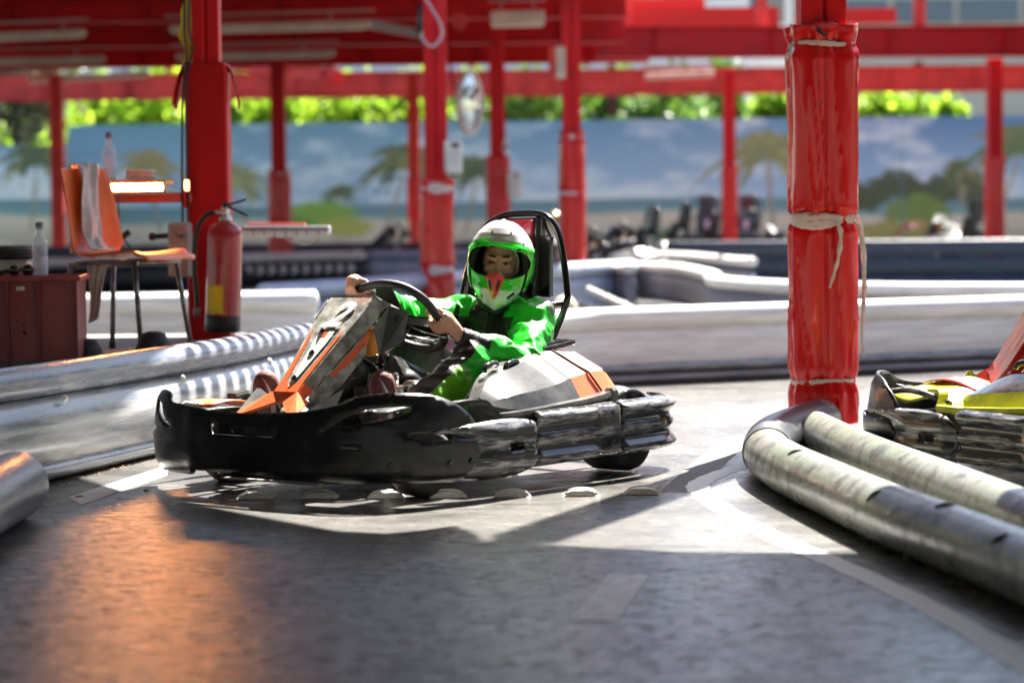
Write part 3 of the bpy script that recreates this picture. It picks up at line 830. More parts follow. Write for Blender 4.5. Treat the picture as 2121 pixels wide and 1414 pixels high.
# convex mirror
p = W(974, 214, 29.5); q = empty('track_mirror', p, rad(70), 0, rad(4))
s_ = .36
MB().lathe([(0, .05), (s_ * .5, .04), (s_ * .85, .018), (s_ * .97, 0)], (0, 0, 0), (0, -1, 0), 40).build('mirror_face', mat('mirror_glass', (.40, .42, .42), .08, 1.0), q)
MB().lathe([(s_ * .95, -.02), (s_ * .96, .02), (s_ * 1.06, .03), (s_ * 1.1, 0), (s_ * 1.05, -.05), (s_ * .3, -.09)], (0, 0, 0), (0, -1, 0), 40).build('mirror_rim', mat('mirror_rim', (.7, .62, .56), .35), q)
MB().tube([(0, .08, 0), (0, .25, .3), (0, .3, .8)], .02, 0, 8).build('bracket', m_paint, q)
tag(q, 'tall-looking round convex mirror turned edgewise, hanging between two columns', 'mirror')

# ------------------------------------------------------------------ mural walls
def mural_rgb(px, py):
    n_ = len(px); c = np.zeros((n_, 3))
    P3 = np.stack([px / 100, py / 100, px * 0], -1)
    nz = vnoise(P3 * np.array([1, 2.6, 1]), .9, 3) * .5 + vnoise(P3 * np.array([1, 3, 1]), 2.3, 4) * .3 + vnoise(P3, 6, 5) * .1
    t = np.clip((py - 235) / 180, 0, 1)[:, None]
    top = np.where((px > 1640)[:, None], np.array([[.020, .085, .20]]), np.where((px > 1020)[:, None], np.array([[.045, .115, .21]]), np.array([[.065, .135, .20]])))
    c = top * (1 - t) + np.array([[.19, .25, .37]]) * t
    cl = np.clip((nz + .12 + .55 * (np.clip((py - 300) / 110, 0, 1)) - .25) * 1.6, 0, 1)[:, None] * .75
    c = c * (1 - cl) + np.array([[.42, .41, .47]]) * cl
    def put(mask, col, a=1.0):
        m = (np.clip(mask, 0, 1) * a)[:, None]
        nonlocal c
        c = c * (1 - m) + np.array([col]) * m
    hz = 413 + 4 * np.sin(px / 300)
    put((py - hz) / 3, (.07, .13, .17)); put((py - hz - 14) / 8, (.10, .17, .19), .7)
    put((py - hz - 30 - 6 * np.sin(px / 130)) / 5, (.36, .29, .25)); put(((py - hz - 55) / 25) * (nz > -.1), (.24, .19, .15), .6)
    def blob(cx, cy, rx, ry, col, a=.95, rag=.35):
        d = ((px - cx) / rx) ** 2 + ((py - cy) / ry) ** 2
        put((1 - d + rag * vnoise(P3, 9, 11) + rag * .7 * vnoise(P3, 22, 12)) * 4, col, a)
    def palm(cx, cy, R, bx, by, lean=0, col=(.030, .045, .018), col2=(.10, .10, .035), w=6):
        nonlocal c
        # trunk as a bent line
        tt = np.clip((py - cy) / max(by - cy, 1), 0, 1); xx = cx + (bx - cx) * tt ** 1.6
        put((w * .8 - np.abs(px - xx)) / 2 * ((py > cy) & (py < by)), (.17, .13, .10), .85)
        r = np.random.default_rng(int(cx)); R = R * 1.35
        for k in range(21):
            a = -PI * .22 + PI * 1.44 * k / 20 + r.uniform(-.12, .12); L_ = R * r.uniform(.6, 1.08)
            u = np.clip(((px - cx) * math.cos(a) - (py - cy) * math.sin(a)) / L_, 0, 1)
            fx = cx + L_ * u * math.cos(a); fy = cy - L_ * u * math.sin(a) * (1 - .35 * u) + L_ * .62 * u * u
            d = np.abs(py - fy) + .35 * np.abs(px - fx)
            put((R * .10 * (1 - u * .6) * (u > 0) * (u < 1) - d + 5 * vnoise(P3, 26, k)) / 2.0, col if k % 3 else col2, .95)
        blob(cx, cy + R * .06, R * .17, R * .16, col2 if r.random() > .5 else col, .9)
    palm(75, 325, 85, 60, 480); palm(305, 325, 75, 330, 470, col=(.17, .12, .05), col2=(.22, .16, .06)); palm(480, 360, 80, 520, 480, col=(.12, .12, .06), col2=(.2, .18, .08))
    palm(835, 325, 90, 790, 478); palm(700, 390, 45, 690, 470); palm(985, 345, 80, 960, 480); palm(1590, 310, 105, 1600, 470, col=(.10, .10, .045), col2=(.17, .15, .05), w=8)
    blob(660, 440, 80, 34, (.12, .20, .02)); blob(710, 462, 60, 20, (.24, .22, .04)); blob(600, 455, 50, 22, (.09, .15, .02))
    for cx in range(1750, 2040, 24): blob(cx, 400 + 14 * math.sin(cx * .05), 30, 34, (.025, .035, .012))
    palm(2000, 375, 55, 1995, 430, col=(.025, .035, .012)); palm(1985, 350, 40, 1990, 420, col=(.03, .04, .012))
    blob(1900, 445, 75, 40, (.085, .12, .02)); blob(1860, 482, 120, 22, (.20, .16, .04)); palm(2112, 300, 115, 2070, 440, col=(.05, .08, .03)); palm(2200, 350, 70, 2200, 470)
    put(1 - np.abs(px - 1868) / 7, (.02, .10, .16), .35)
    c = c * np.array([1.75, 2.35, 2.0]) * 1.12 + .03 * np.array([.8, 1.1, 1.0]) + np.array([.02, .02, .02])
    return np.clip(c, 0, 1)
m_mural = mat('mural_print', attr=True, rough=.75, bump=.03)
def mural(xa, xb, ytop, d, lab):
    a = W(xa, ytop, d); c = W(xb, ytop, d); h = (a.z + c.z) / 2; L_ = c.x - a.x
    nx = int(L_ / .045); nz = int(h / .04)
    X, Z = np.meshgrid(np.linspace(0, L_, nx), np.linspace(0, h, nz), indexing='ij')
    px = xa + X / L_ * (xb - xa); py = ytop + (h - Z) * F / d
    col = mural_rgb(px.ravel(), py.ravel() + (0 if ytop < 280 else 0))
    V = np.stack([X.ravel(), 0 * X.ravel(), Z.ravel()], -1)
    i = np.arange(nx - 1)[:, None] * nz + np.arange(nz - 1)[None]
    Q = np.stack([i, i + nz, i + nz + 1, i + 1], -1).reshape(-1, 4)
    root = empty('mural_wall', (a.x, d, 0))
    np_mesh('painted_face', V, Q, [m_mural], root, colors=col)
    MB().box((L_ / 2, .06, h / 2), (L_, .11, h), 0).build('board', m_barN, root)
    tag(root, lab, 'wall')
mural(141, 2500, 248, 46, 'long wall printed with a tropical beach, palms and blue sky')
mural(-500, 139, 303, 45, 'lower wall section with a painted palm at the left edge')

# ------------------------------------------------------------------ beyond the wall: trees, hedge, building
m_leafA = mat('sunlit_foliage', (.46, .62, .05), .5, col2=(.16, .32, .02), ns=1.6, lo=.42, hi=.58, translucent=.7)
m_leafB = mat('deep_foliage', (.05, .12, .02), .45, col2=(.22, .40, .05), ns=1.5, lo=.4, hi=.6, translucent=.4)
m_leafC = mat('grey_olive_foliage', (.14, .20, .10), .4, col2=(.30, .34, .24), ns=2, lo=.5, hi=.6, translucent=.35)
m_bark = mat('bark', (.05, .035, .025), .85, bump=.6, bs=20)
def leaves(n_, cx, cz, rx, ry, rz, size, seed, nclump=26):
    r = np.random.default_rng(seed)
    cc = r.normal(size=(nclump, 3)); cc /= np.linalg.norm(cc, axis=1)[:, None]; cc *= (r.random((nclump, 1)) ** .4) * .85
    k = r.integers(0, nclump, n_); p = cc[k] + r.normal(size=(n_, 3)) * .17
    p = p * np.array([rx, ry, rz]) + np.array([cx, 0, cz])
    u = r.normal(size=(n_, 3)); u /= np.linalg.norm(u, axis=1)[:, None]; w = np.cross(u, r.normal(size=(n_, 3))); w /= np.linalg.norm(w, axis=1)[:, None]
    s_ = size * r.uniform(.6, 1.3, (n_, 1))
    V = np.stack([p - u * s_ * .5, p + w * s_ * .28, p + u * s_ * .5, p - w * s_ * .28], 1).reshape(-1, 3)
    return V, np.arange(4 * n_).reshape(-1, 4)
def tree(px, d, zt, zc, rx, rz, m, lab, seed, n_=3200, size=.2):
    x = W(px, 300, d).x; root = empty('tree', (x, d, 0)); r = random.Random(seed)
    V, Q = leaves(n_, 0, zc, rx, rx * .8, rz, size, seed); np_mesh('crown', V, Q, [m], root, smooth=False)
    b = MB(); top = Vector((r.uniform(-.3, .3), 0, zc + rz * .3))
    b.tube(cr([(0, 0, -.05), (r.uniform(-.1, .1), 0, zc * .5), top], 5), [.2 - .13 * i / 10 for i in range(11)], 0, 10)
    for k in range(5):
        a = r.uniform(0, 6.28); z0 = zc * r.uniform(.5, .95); e = Vector((math.cos(a) * rx * .7, math.sin(a) * rx * .6, z0 + rz * r.uniform(.3, .8)))
        b.tube(cr([(0, 0, z0), tuple(e * .5 + Vector((0, 0, z0 * .45))), tuple(e)], 4), [.07 - .006 * i for i in range(9)], 0, 7)
    b.build('trunk', m_bark, root); tag(root, lab, 'tree', 'trees beyond the mural wall')
TL = [(30, 47.6, 1.5, 1.6, m_leafC, 'grey-olive tree glinting above the lower wall at the far left', 3.9), (60, 50, 1.6, 1.6, m_leafA, 'yellow-green tree over the lower wall at the far left', 2.2),
      (250, 51, 1.5, 1.3, m_leafA, 'bright yellow-green tree above the wall behind the table bottle', 2.9), (360, 52, 1.0, 1.3, m_leafA, 'bright tree just left of the column carrying the extinguisher', 3.0),
      (500, 54, 1.1, 1.3, m_leafB, 'dark tree directly right of the column carrying the extinguisher', 3.1), (575, 52, .8, 1.2, m_leafA, 'light green tree behind the brownish column', 2.9),
      (730, 51.5, 1.3, 1.3, m_leafA, 'vivid lime tree between the brownish and the padded column', 2.9), (850, 52, .9, 1.3, m_leafA, 'lime tree close left of the padded column', 2.9),
      (985, 53, .8, 1.2, m_leafA, 'green tree behind the round mirror', 2.9), (1110, 52, 1.0, 1.2, m_leafB, 'mid-green speckled tree right of the mirror', 2.9), (1270, 54, 1.1, 1.3, m_leafB, 'dark tree right of the column behind the hoop', 3.2),
      (1390, 52, 1.2, 1.2, m_leafB, 'speckled green tree above the wall\'s open sky', 2.9), (1500, 54, .7, 1.2, m_leafB, 'dark tree behind the column by the dark karts', 3.1), (1600, 52, .9, 1.0, m_leafA, 'light tree close left of the wrapped column', 2.7),
      (1850, 52, 1.0, .9, m_leafA, 'pale yellow-green tree before the beige building', 2.75), (1960, 52.5, .5, .8, m_leafA, 'small pale shrub-like tree against the beige building', 2.6)]
for i, (px, d, rx, rz, m, lab, zc) in enumerate(TL): tree(px, d, 0, zc, rx, rz, m, lab, 40 + i, n_=3600 if rx > .9 else 2000)
V, Q = leaves(9000, 0, 2.3, 14, 1.0, 1.6, .42, 99, 160)
o = np_mesh('far_foliage', V + np.array([-5.0, 60, 0.2]), Q, [m_leafB], smooth=False); tag(o, kind='stuff')
# beige building
q = empty('beige_building', (16.5, 78, 0))
m_beige = mat('beige_render', (.52, .48, .38), .8, col2=(.46, .42, .34), ns=.6, lo=.4, hi=.6)
MB().box((0, 4, 5.0), (13, 8, 10), 0).build('wall', m_beige, q)
m_win = mat('window_glass', (.03, .06, .10), .08, coat=.5)
for r_i, z in enumerate((7.4, 4.1) if False else (7.3,)):
    for k in range(6):
        w_ = MB(); w_.box((-5.3 + k * 2.1, -.03, z), (1.9, .08, .75), 0).build('window', m_win, q)
MB().box((-1.5, -.05, 6.4), (9.5, .1, .35), 0).build('parapet_band', m_barN, q)
tag(q, 'pale beige building with a dark window band beyond the canopy at the right', 'building')
q2 = empty('white_building', (2.2, 92, 0)); MB().box((0, 3, 5.5), (40, 6, 4.2 + 6.8), 0).build('wall', mat('pale_render', (.62, .66, .70), .8), q2)
for k in range(12): MB().box((-18 + k * 3.2, -.04, 8.7), (1.3, .08, 1.4), 0).build('window', m_win, q2); tag(q2, 'long pale blue-white building glimpsed through the gaps of the canopy', 'building')
# ------------------------------------------------------------------ go-karts (local frame: X forward, Y to the driver's left, Z up)
def inpoly(p, poly):
    x, y = p; c = False; n_ = len(poly)
    for i in range(n_):
        x1, y1 = poly[i]; x2, y2 = poly[i - 1]
        if (y1 > y) != (y2 > y) and x < (x2 - x1) * (y - y1) / (y2 - y1) + x1: c = not c
    return c
def smooth2(poly, n=4): return [(p.x, p.y) for p in cr([(a, b, 0) for a, b in poly], n, closed=True)]
def shell2d(outline, holes, fn, step=.02):
    loops = [outline] + holes; vs = []; es = []
    for lp in loops:
        b = len(vs); vs += [Vector(p) for p in lp]; es += [(b + i, b + (i + 1) % len(lp)) for i in range(len(lp))]
    xs = [p[0] for p in outline]; ys = [p[1] for p in outline]
    bx = np.array([(p.x, p.y) for p in vs])
    x = min(xs)
    while x < max(xs):
        y = min(ys)
        while y < max(ys):
            if inpoly((x, y), outline) and not any(inpoly((x, y), h) for h in holes) and np.min(np.hypot(bx[:, 0] - x, bx[:, 1] - y)) > step * .5: vs.append(Vector((x, y)))
            y += step
        x += step
    r = delaunay_2d_cdt(vs, es, [], 0, 1e-6)
    out = []
    for f in r[2]:
        c = sum((r[0][i] for i in f), Vector((0, 0))) / len(f)
        if inpoly(c, outline) and not any(inpoly(c, h) for h in holes): out.append(tuple(f))
    b = MB(); b.add([fn(p.x, p.y) for p in r[0]], out, 0, True)
    return b
class Curve2:
    def __init__(s, P, n=14):
        s.C = cr([(a, b, 0) for a, b in P], n); s.S = [0]
        for i in range(1, len(s.C)): s.S.append(s.S[-1] + (s.C[i] - s.C[i - 1]).length)
        s.L = s.S[-1]
    def pt(s, u, z, off=0):
        u = min(max(u, 0), s.L - 1e-6)
        i = int(np.searchsorted(s.S, u, 'right')) - 1; i = min(max(i, 0), len(s.C) - 2)
        t = (u - s.S[i]) / max(s.S[i + 1] - s.S[i], 1e-9); p = s.C[i].lerp(s.C[i + 1], t)
        a = s.C[max(i - 1, 0)]; c = s.C[min(i + 2, len(s.C) - 1)]; T = (c - a).normalized()
        return (p.x + T.y * off, p.y - T.x * off, z)      # positive off: to the right of the direction of travel
FC = Curve2([(.30, -.66), (.55, -.68), (.72, -.652), (.85, -.515), (.905, -.27), (.915, 0), (.90, .25), (.845, .47), (.73, .62), (.55, .67), (.30, .665)])
m_bump = mat('scuffed_black_bumper', (.008, .008, .009), .30, col2=(.07, .07, .072), ns=14, st=(1, 1, 11), lo=.60, hi=.82, rough2=.5, bump=.16, bs=16, bst=(1, 1, 5))
m_scuff = mat('silver_scuffed_plastic', (.028, .028, .031), .22, col2=(.27, .27, .28), ns=19, st=(.6, .6, 4.5), lo=.50, hi=.70, rough2=.34, bump=.08, bs=20, bst=(1, 1, 3), zw=(82, -8.3, .10), coat=.15)
m_pod = mat('grey_pod_plastic', (.085, .085, .082), .24, spec=.3, col2=(.04, .04, .04), ns=7, lo=.42, hi=.66, bump=.04, bs=50, col3=(.14, .14, .135), ns3=16)
m_poddark = mat('dark_pod_plastic', (.014, .015, .016), .10, spec=.3, col2=(.045, .045, .045), ns=12)
m_orange = mat('orange_sticker', (.90, .15, .04), .38, coat=.2, col2=(.45, .07, .03), ns=16, lo=.56, hi=.74)
m_worn = mat('worn_grey_sticker', (.24, .24, .21), .42, col2=(.55, .54, .50), ns=16, lo=.42, hi=.62, bump=.1, bs=60, col3=(.10, .10, .085), ns3=22)
m_wht = mat('white_sticker', (.82, .81, .79), .4, col2=(.5, .49, .47), ns=30, lo=.56, hi=.7)
m_stripe = mat('striped_sticker', (.62, .20, .12), .4)
m_redpl = mat('red_kart_plastic', (.52, .015, .012), .22, coat=.4, col2=(.35, .02, .015), ns=8)
m_yelpl = mat('yellow_kart_plastic', (.55, .56, .03), .24, coat=.3, col2=(.38, .40, .03), ns=8)
m_grnpl = mat('green_kart_plastic', (.02, .22, .06), .3, coat=.3)
m_seatred = mat('dark_red_pad', (.22, .012, .022), .35, coat=.3)
m_seatblk = mat('seat_black', (.012, .012, .013), .3, coat=.2)

def wheel(parent, x, y, r, w, steer=0):
    b = MB(); ax = (math.sin(-steer), math.cos(steer), 0); rr = r; c = (x, y, r)
    b.lathe([(rr * .52, -w / 2 + .01), (rr * .8, -w / 2), (rr * .95, -w / 2 + .012), (rr, -w / 2 + .03), (rr * 1.005, 0), (rr, w / 2 - .03), (rr * .95, w / 2 - .012), (rr * .8, w / 2), (rr * .52, w / 2 - .01)], c, ax, 36)
    t = b.build('wheel', m_rubber, parent)
    b = MB(); b.lathe([(rr * .54, -w / 2 + .012), (rr * .50, -w / 2 + .03), (rr * .2, -.01), (rr * .2, .01), (rr * .50, w / 2 - .03), (rr * .54, w / 2 - .012)], c, ax, 30)
    b.lathe([(.001, w / 2 - .01), (.026, w / 2 - .012), (.03, w / 2 - .03), (.03, -w / 2 + .03), (.026, -w / 2 + .012), (.001, -w / 2 + .01)], c, ax, 16)
    b.build('rim', m_steel, t)
    return t

def screw(b, p, n_, r=.008):
    b.lathe([(r * 1.35, 0), (r * 1.3, .002), (r, .003), (r * .9, .0035), (r * .5, .001), (.0001, .001)], p, n_, 12)

def text_mesh(txt, size, shear=.2):
    cu = bpy.data.curves.new('t', 'FONT'); cu.body = txt; cu.size = size; cu.shear = shear; cu.offset = size * .022; cu.extrude = .0008
    ob = bpy.data.objects.new('t', cu); COL.objects.link(ob)
    dg = bpy.context.evaluated_depsgraph_get(); me = bpy.data.meshes.new_from_object(ob.evaluated_get(dg))
    v = [tuple(p.co) for p in me.vertices]; f = [tuple(p.vertices) for p in me.polygons]
    bpy.data.objects.remove(ob); bpy.data.curves.remove(cu); return v, f

def make_kart(lab, group, acc, accmat, facing, seatpad=None, number=None, cat='go-kart', detail=True, bumper=None, side=None, podm=None, panel=None, fender=None):
    root = empty('go_kart'); tag(root, lab, cat, group)
    bumper = bumper or m_bump; side = side or m_scuff; podm = podm or m_pod; panel = panel or m_worn
    # ---- front bumper
    cu = FC.L / 2
    top = [(0, .304), (.21, .312), (.34, .324), (.42, .342), (.49, .367), (.585, .378), (.684, .375), (.775, .361), (.86, .325), (.905, .288), (.92, .262)]
    low = [(.90, .243), (.70, .238), (.66, .228), (.72, .218), (.86, .214), (.915, .198), (.932, .160), (.928, .118), (.90, .088), (.84, .072), (.75, .078), (.58, .080), (.40, .078), (.31, .078), (.275, .084), (.25, .095), (.0, .092)]
    half = top + low
    cl = lambda a: -a if a < .42 else -(.42 + (a - .42) * .42)
    out = [(a, z) for a, z in half] + [(cl(a), z - (.012 if a > .4 and z > .3 else 0)) for a, z in half[::-1][1:-1]]
    def dens(poly, st=.018):
        o_ = []
        for i in range(len(poly)):
            a = Vector(poly[i]); c = Vector(poly[(i + 1) % len(poly)]); n_ = max(1, int((c - a).length / st))
            o_ += [tuple(a.lerp(c, k / n_)) for k in range(n_)]
        return o_
    out = smooth2(out, 3); out = dens(out)
    op = smooth2([(.362, .247), (.385, .262), (.43, .290), (.50, .321), (.58, .333), (.655, .334), (.674, .327), (.655, .312), (.60, .295), (.50, .278), (.42, .262)], 3)
    slot = dens([(-.17, .262), (-.145, .226), (.155, .226), (.175, .262)], .02)
    def bfn(u, z):
        o_ = .022 * math.cos(max(-1, min(1, (z - .19) / .16)) * PI / 2) - (.016 if z > .335 else 0) * (z - .335) / .04
        ua = abs(u)
        if ua > .66 and z < .23: o_ += .012
        if .23 < ua < .32: o_ += .004 * math.cos((ua - .275) / .045 * PI / 2)
        if z < .11: o_ -= .02 * ((.11 - z) / .04) ** 2
        o_ += .002 * math.sin(u * 31) * math.sin(z * 40)
        return FC.pt(u + cu, z, o_)
    fb = shell2d(out, [dens(op, .02), dens([(cl(a) - .035, z - .006) for a, z in op[::-1]], .02), slot], bfn, .018).build('front_bumper', bumper, root, solid=.011, offset=1)
    rb = MB()
    rb.grid(lambda u, v: FC.pt(cu - .20 + .40 * u, .20 + .085 * v, -.03 + .012 * abs(u - .5)), 14, 4); rb.build('bumper_recess', m_poddark, fb, solid=.004)
    for u in (.60, .79, .885):
        for sg in ((1,) if u > .55 else (-1, 1)):
            sc = MB(); o3 = .046 if u > .66 else .0325; p = FC.pt(cu + sg * u, .135, o3); q = FC.pt(cu + sg * u, .135, o3 - .02); screw(sc, p, Vector(p) - Vector(q)); sc.build('screw', m_black, fb)
    # ---- corner pods and side bumpers
    def prof(z, base, amp):
        return base + amp * (.9 * math.exp(-((z - .255) / .026) ** 2) + .62 * math.exp(-((z - .182) / .022) ** 2) + .9 * math.exp(-((z - .105) / .028) ** 2))
    for sg in (-1, 1):
        S_ = Curve2([(.72, sg * .655), (.60, sg * .680), (.45, sg * .690), (.20, sg * .685), (-.10, sg * .685), (-.40, sg * .680), (-.64, sg * .655), (-.77, sg * .58), (-.82, sg * .45)])
        def PO(u, z, off): return S_.pt(u, z, off * sg)
        oc = smooth2([(.02, .241), (.10, .254), (.22, .264), (.36, .268), (.46, .262), (.53, .244), (.56, .20), (.56, .14), (.53, .098), (.44, .070), (.30, .062), (.15, .068), (.10, .09), (.10, .2), (.12, .226)], 3)
        def cfn(u, z):
            a = min(1, max(0, (u - .14) / .16)); e = min(1, max(0, (.575 - u) / .06))
            o_ = .012 + .034 * a * math.sqrt(max(0, e)) * (.55 + .45 * abs(math.sin((z - .085) / .085 * PI))) - .03 * (1 - math.sqrt(max(0, e)))
            if z > .235: o_ += .014 * (1 - a) - .02 * max(0, (z - .25) / .02)
            if z < .09: o_ -= .02 * (.09 - z) / .03
            return PO(u, z, o_)
        hl = dens([(.375, .153), (.455, .156), (.460, .182), (.372, .182)], .02)
        cp = shell2d(dens(oc, .016), [hl], cfn, .016).build('corner_pod', side, root, solid=.009, offset=-sg)
        hb = MB(); hb.grid(lambda u, v: PO(.35 + .13 * u, .13 + .07 * v, -.012), 6, 5); hb.build('pod_slot', m_dark, cp)
        def seg(u0, u1, name, nu, hole=None, amp=.036, flat=None):
            oo = dens([(u0, .080), (u1, .084), (u1 + .0, .10), (u1, .285), (u0 + .02, .285), (u0, .272)], .016) if not name == 'rear_bumper' else dens([(u0, .080), (u1 - .02, .092), (u1, .13), (u1, .26), (u1 - .02, .285), (u0, .285)], .016)
            def f(u, z):
                a = amp
                if flat and flat[0] < u < flat[1]:
                    e = min(1, (u - flat[0]) / .02, (flat[1] - u) / .02); o_ = prof(z, .004, a) * (1 - e) + e * (.026 - .8 * (z - .187) ** 2)
                else: o_ = prof(z, .004, a)
                ex = min(1, max(0, (u - u0) / .014)) * min(1, max(0, (u1 - u) / (.014 if u1 < 1.2 else .06))); o_ = o_ * (.8 + .2 * math.sqrt(ex)) - .008 * (1 - ex)
                if z > .268: o_ -= 2.0 * (z - .268)
                if z < .10: o_ -= 1.2 * (.10 - z)
                return PO(u, z, o_)
            hs = [dens(hole, .02)] if hole else []
            s_ = shell2d(oo, hs, f, .0135).build(name, side, root, solid=.008, offset=-sg)
            if hole:
                q = MB(); h0 = min(a for a, _ in hole) - .02; h1 = max(a for a, _ in hole) + .02
                q.grid(lambda u, v: PO(h0 + (h1 - h0) * u, .15 + .075 * v, -.012), 6, 4); q.build('bumper_slot', m_dark, s_)
            return s_
        s1 = seg(.555, 1.055, 'side_bumper', 40, flat=(.90, 1.07))
        for z in (.135, .247):
            sc = MB(); p = PO(.975, z, .036); q = PO(.975, z, .02); screw(sc, p, Vector(p) - Vector(q), .0085); sc.build('screw', m_black, s1)
        seg(1.058, S_.L - .02, 'rear_bumper', 40, hole=[(1.32, .172), (1.395, .172), (1.395, .202), (1.32, .202)], amp=.040)
        # ledge rail above the side bumper with its front bracket
        b = MB()
        rail = cr([(.47, sg * .56, .318), (.36, sg * .60, .322), (.33, sg * .63, .280), (.30, sg * .645, .270), (.10, sg * .65, .276), (-.20, sg * .645, .294), (-.34, sg * .63, .310)], 5)
        vs = []; prf = [(-.022, -.011), (.022, -.011), (.026, 0), (.022, .012), (-.022, .012), (-.026, 0)]
        for i, p in enumerate(rail):
            for a, c in prf: vs.append((p.x, p.y + a, p.z + c))
        fs = [(i * 6 + j, i * 6 + (j + 1) % 6, (i + 1) * 6 + (j + 1) % 6, (i + 1) * 6 + j) for i in range(len(rail) - 1) for j in range(6)] + [(0, 1, 2, 3, 4, 5), tuple((len(rail) - 1) * 6 + j for j in range(5, -1, -1))]
        b.add(vs, fs, 0, False); b.box((-.355, sg * .635, .305), (.05, .045, .055), 0, bev=.01)
        b.build('pod_ledge', podm, root)
        # side pod body: loft of cross sections (X, then inner-top, outer-top, crease, outer-low, inner-low)
        secs = [(.275, .325, .332, .315, .305, .47, .52, .57, .58), (.17, .392, .386, .332, .285, .42, .475, .575, .60), (.04, .425, .418, .342, .287, .38, .45, .578, .61), (-.10, .452, .444, .356, .290, .34, .425, .572, .615),
                (-.20, .476, .466, .376, .294, .32, .405, .565, .615), (-.34, .478, .468, .392, .298, .31, .39, .55, .605), (-.44, .466, .456, .386, .302, .30, .385, .53, .59), (-.52, .436, .426, .366, .31, .30, .37, .49, .54), (-.58, .38, .372, .35, .315, .30, .35, .42, .48)]
        b = MB(); b.m = []
        fine = []
        for i in range(len(secs) - 1):
            p0, p1, p2, p3 = [np.array(secs[min(max(k, 0), len(secs) - 1)]) for k in (i - 1, i, i + 1, i + 2)]
            for k in range(5 if i < len(secs) - 2 else 6):
                t = k / 5; fine.append((.5 * (2 * p1 + (p2 - p0) * t + (2 * p0 - 5 * p1 + 4 * p2 - p3) * t * t + (3 * p1 - p0 - 3 * p2 + p3) * t ** 3)).tolist())
        def ring(q):
            x, zi, zo, zc, zl, yi, yo, yc, yl = q
            return [(x, sg * yi, .14), (x, sg * yi, zi), (x, sg * yo, zo), (x, sg * yc, zc), (x, sg * yl, zl), (x, sg * (yl - .03), .14)]
        R5 = [ring(q) for q in fine]
        for j in range(5):
            for i in range(len(R5) - 1):
                pass
            x_or = -.20
            lo_ = [i for i in range(len(R5)) if fine[i][0] >= x_or - .012]; hi_ = list(range(lo_[-1], len(R5)))
            for idxs, m_ in ((lo_, 2 if j == 2 else 0), (hi_, 1 if j in (2, 3) else 0)):
                vs = [p for i in idxs for p in (R5[i][j], R5[i][j + 1])]
                fs = [(2 * k, 2 * k + 1, 2 * k + 3, 2 * k + 2) for k in range(len(idxs) - 1)]
                b.add(vs, fs if sg > 0 else [f[::-1] for f in fs], m_, True)
        b.add(R5[0], [tuple(range(6)) if sg < 0 else tuple(range(5, -1, -1))], 0, False)
        b.add(R5[-1], [tuple(range(5, -1, -1)) if sg < 0 else tuple(range(6))], 0, False)
        pod = b.build('side_pod', [podm, accmat, m_poddark], root)
        if detail:
            # raised top hatch, handles, seam, ribbed stickers
            b = MB(); b.box((-.36, sg * .345, .486), (.20, .085, .020), 0, Matrix.Rotation(.10, 3, 'Y') @ Matrix.Rotation(0, 3, 'X'), bev=.008)
            b.box((-.355, sg * .345, .498), (.15, .05, .008), 0, Matrix.Rotation(.10, 3, 'Y'), bev=.003); b.build('pod_hatch', m_poddark if sg > 0 else podm, pod)
            b = MB()
            for xx in (.10, -.02):
                b.tube(cr([(xx + .05, sg * .44, .418), (xx + .03, sg * .435, .436), (xx - .03, sg * .425, .444), (xx - .05, sg * .415, .434)], 4), .011, 0, 8)
            b.build('pod_handle', m_poddark, pod)
            b = MB()
            for k in range(16):
                t = k / 15; x = -.215 - .22 * t
                f_ = (-.20 - x) / .24; zo_, zc_, yo_, yc_ = .466 - .010 * f_, .378 + .010 * f_, .405 - .020 * f_, .565 - .035 * f_
                a_ = Vector((x, sg * (yo_ + .003), zo_ + .002)); c_ = Vector((x, sg * (yc_ + .003), zc_ + .002)); dd_ = (c_ - a_); L2 = dd_.length
                b.box((a_ + c_) / 2 + Vector((0, sg * .0015, .0025)), (.0035, .003, L2 * .96), 0, dd_.to_track_quat('Z', 'X').to_matrix())
            b.build('rib_stripe', m_stripe, pod)
            b = MB(); b.tube([(-.30, sg * .397, .472), (-.315, sg * .560, .392), (-.35, sg * .610, .300)], .005, 0, 6); b.build('pod_seam', m_dark, pod)
        # wheel arch over the rear wheel
        b = MB()
        def arch(u, v):
            a = rad(18 + 150 * u); r_ = .150 + .012 * math.sin(v * PI)
            return (-.525 + r_ * math.cos(a) * -1, sg * (.47 + .125 * v), .155 + r_ * math.sin(a) * (1.12 - .1 * v))
        b.grid(arch, 16, 6); b.build('wheel_arch', podm, root, solid=.006, offset=-sg)
        b = MB(); b.tube([Vector(arch(u, 1.0)) for u in np.linspace(0, 1, 14)], .009, 0, 8); b.build('arch_lip', m_poddark, root)
        # accent panel over the front wheel seen behind the front bumper
        b = MB(); b.grid(lambda u, v: (.50 + .27 * u, sg * (.36 + .16 * v), .288 + .022 * math.sin(u * PI) + .018 * u), 8, 5); b.build('wheel_cover', accmat if sg < 0 else podm, root, solid=.008)
        b = MB(); b.box((.76, sg * .44, .305), (.03, .05, .03), 0, bev=.006); b.tube([(.76, sg * .44, .31), (.80, sg * .46, .318), (.83, sg * .46, .30)], .009, 0, 8); b.build('cover_bracket', m_white if sg < 0 else m_dark, root)
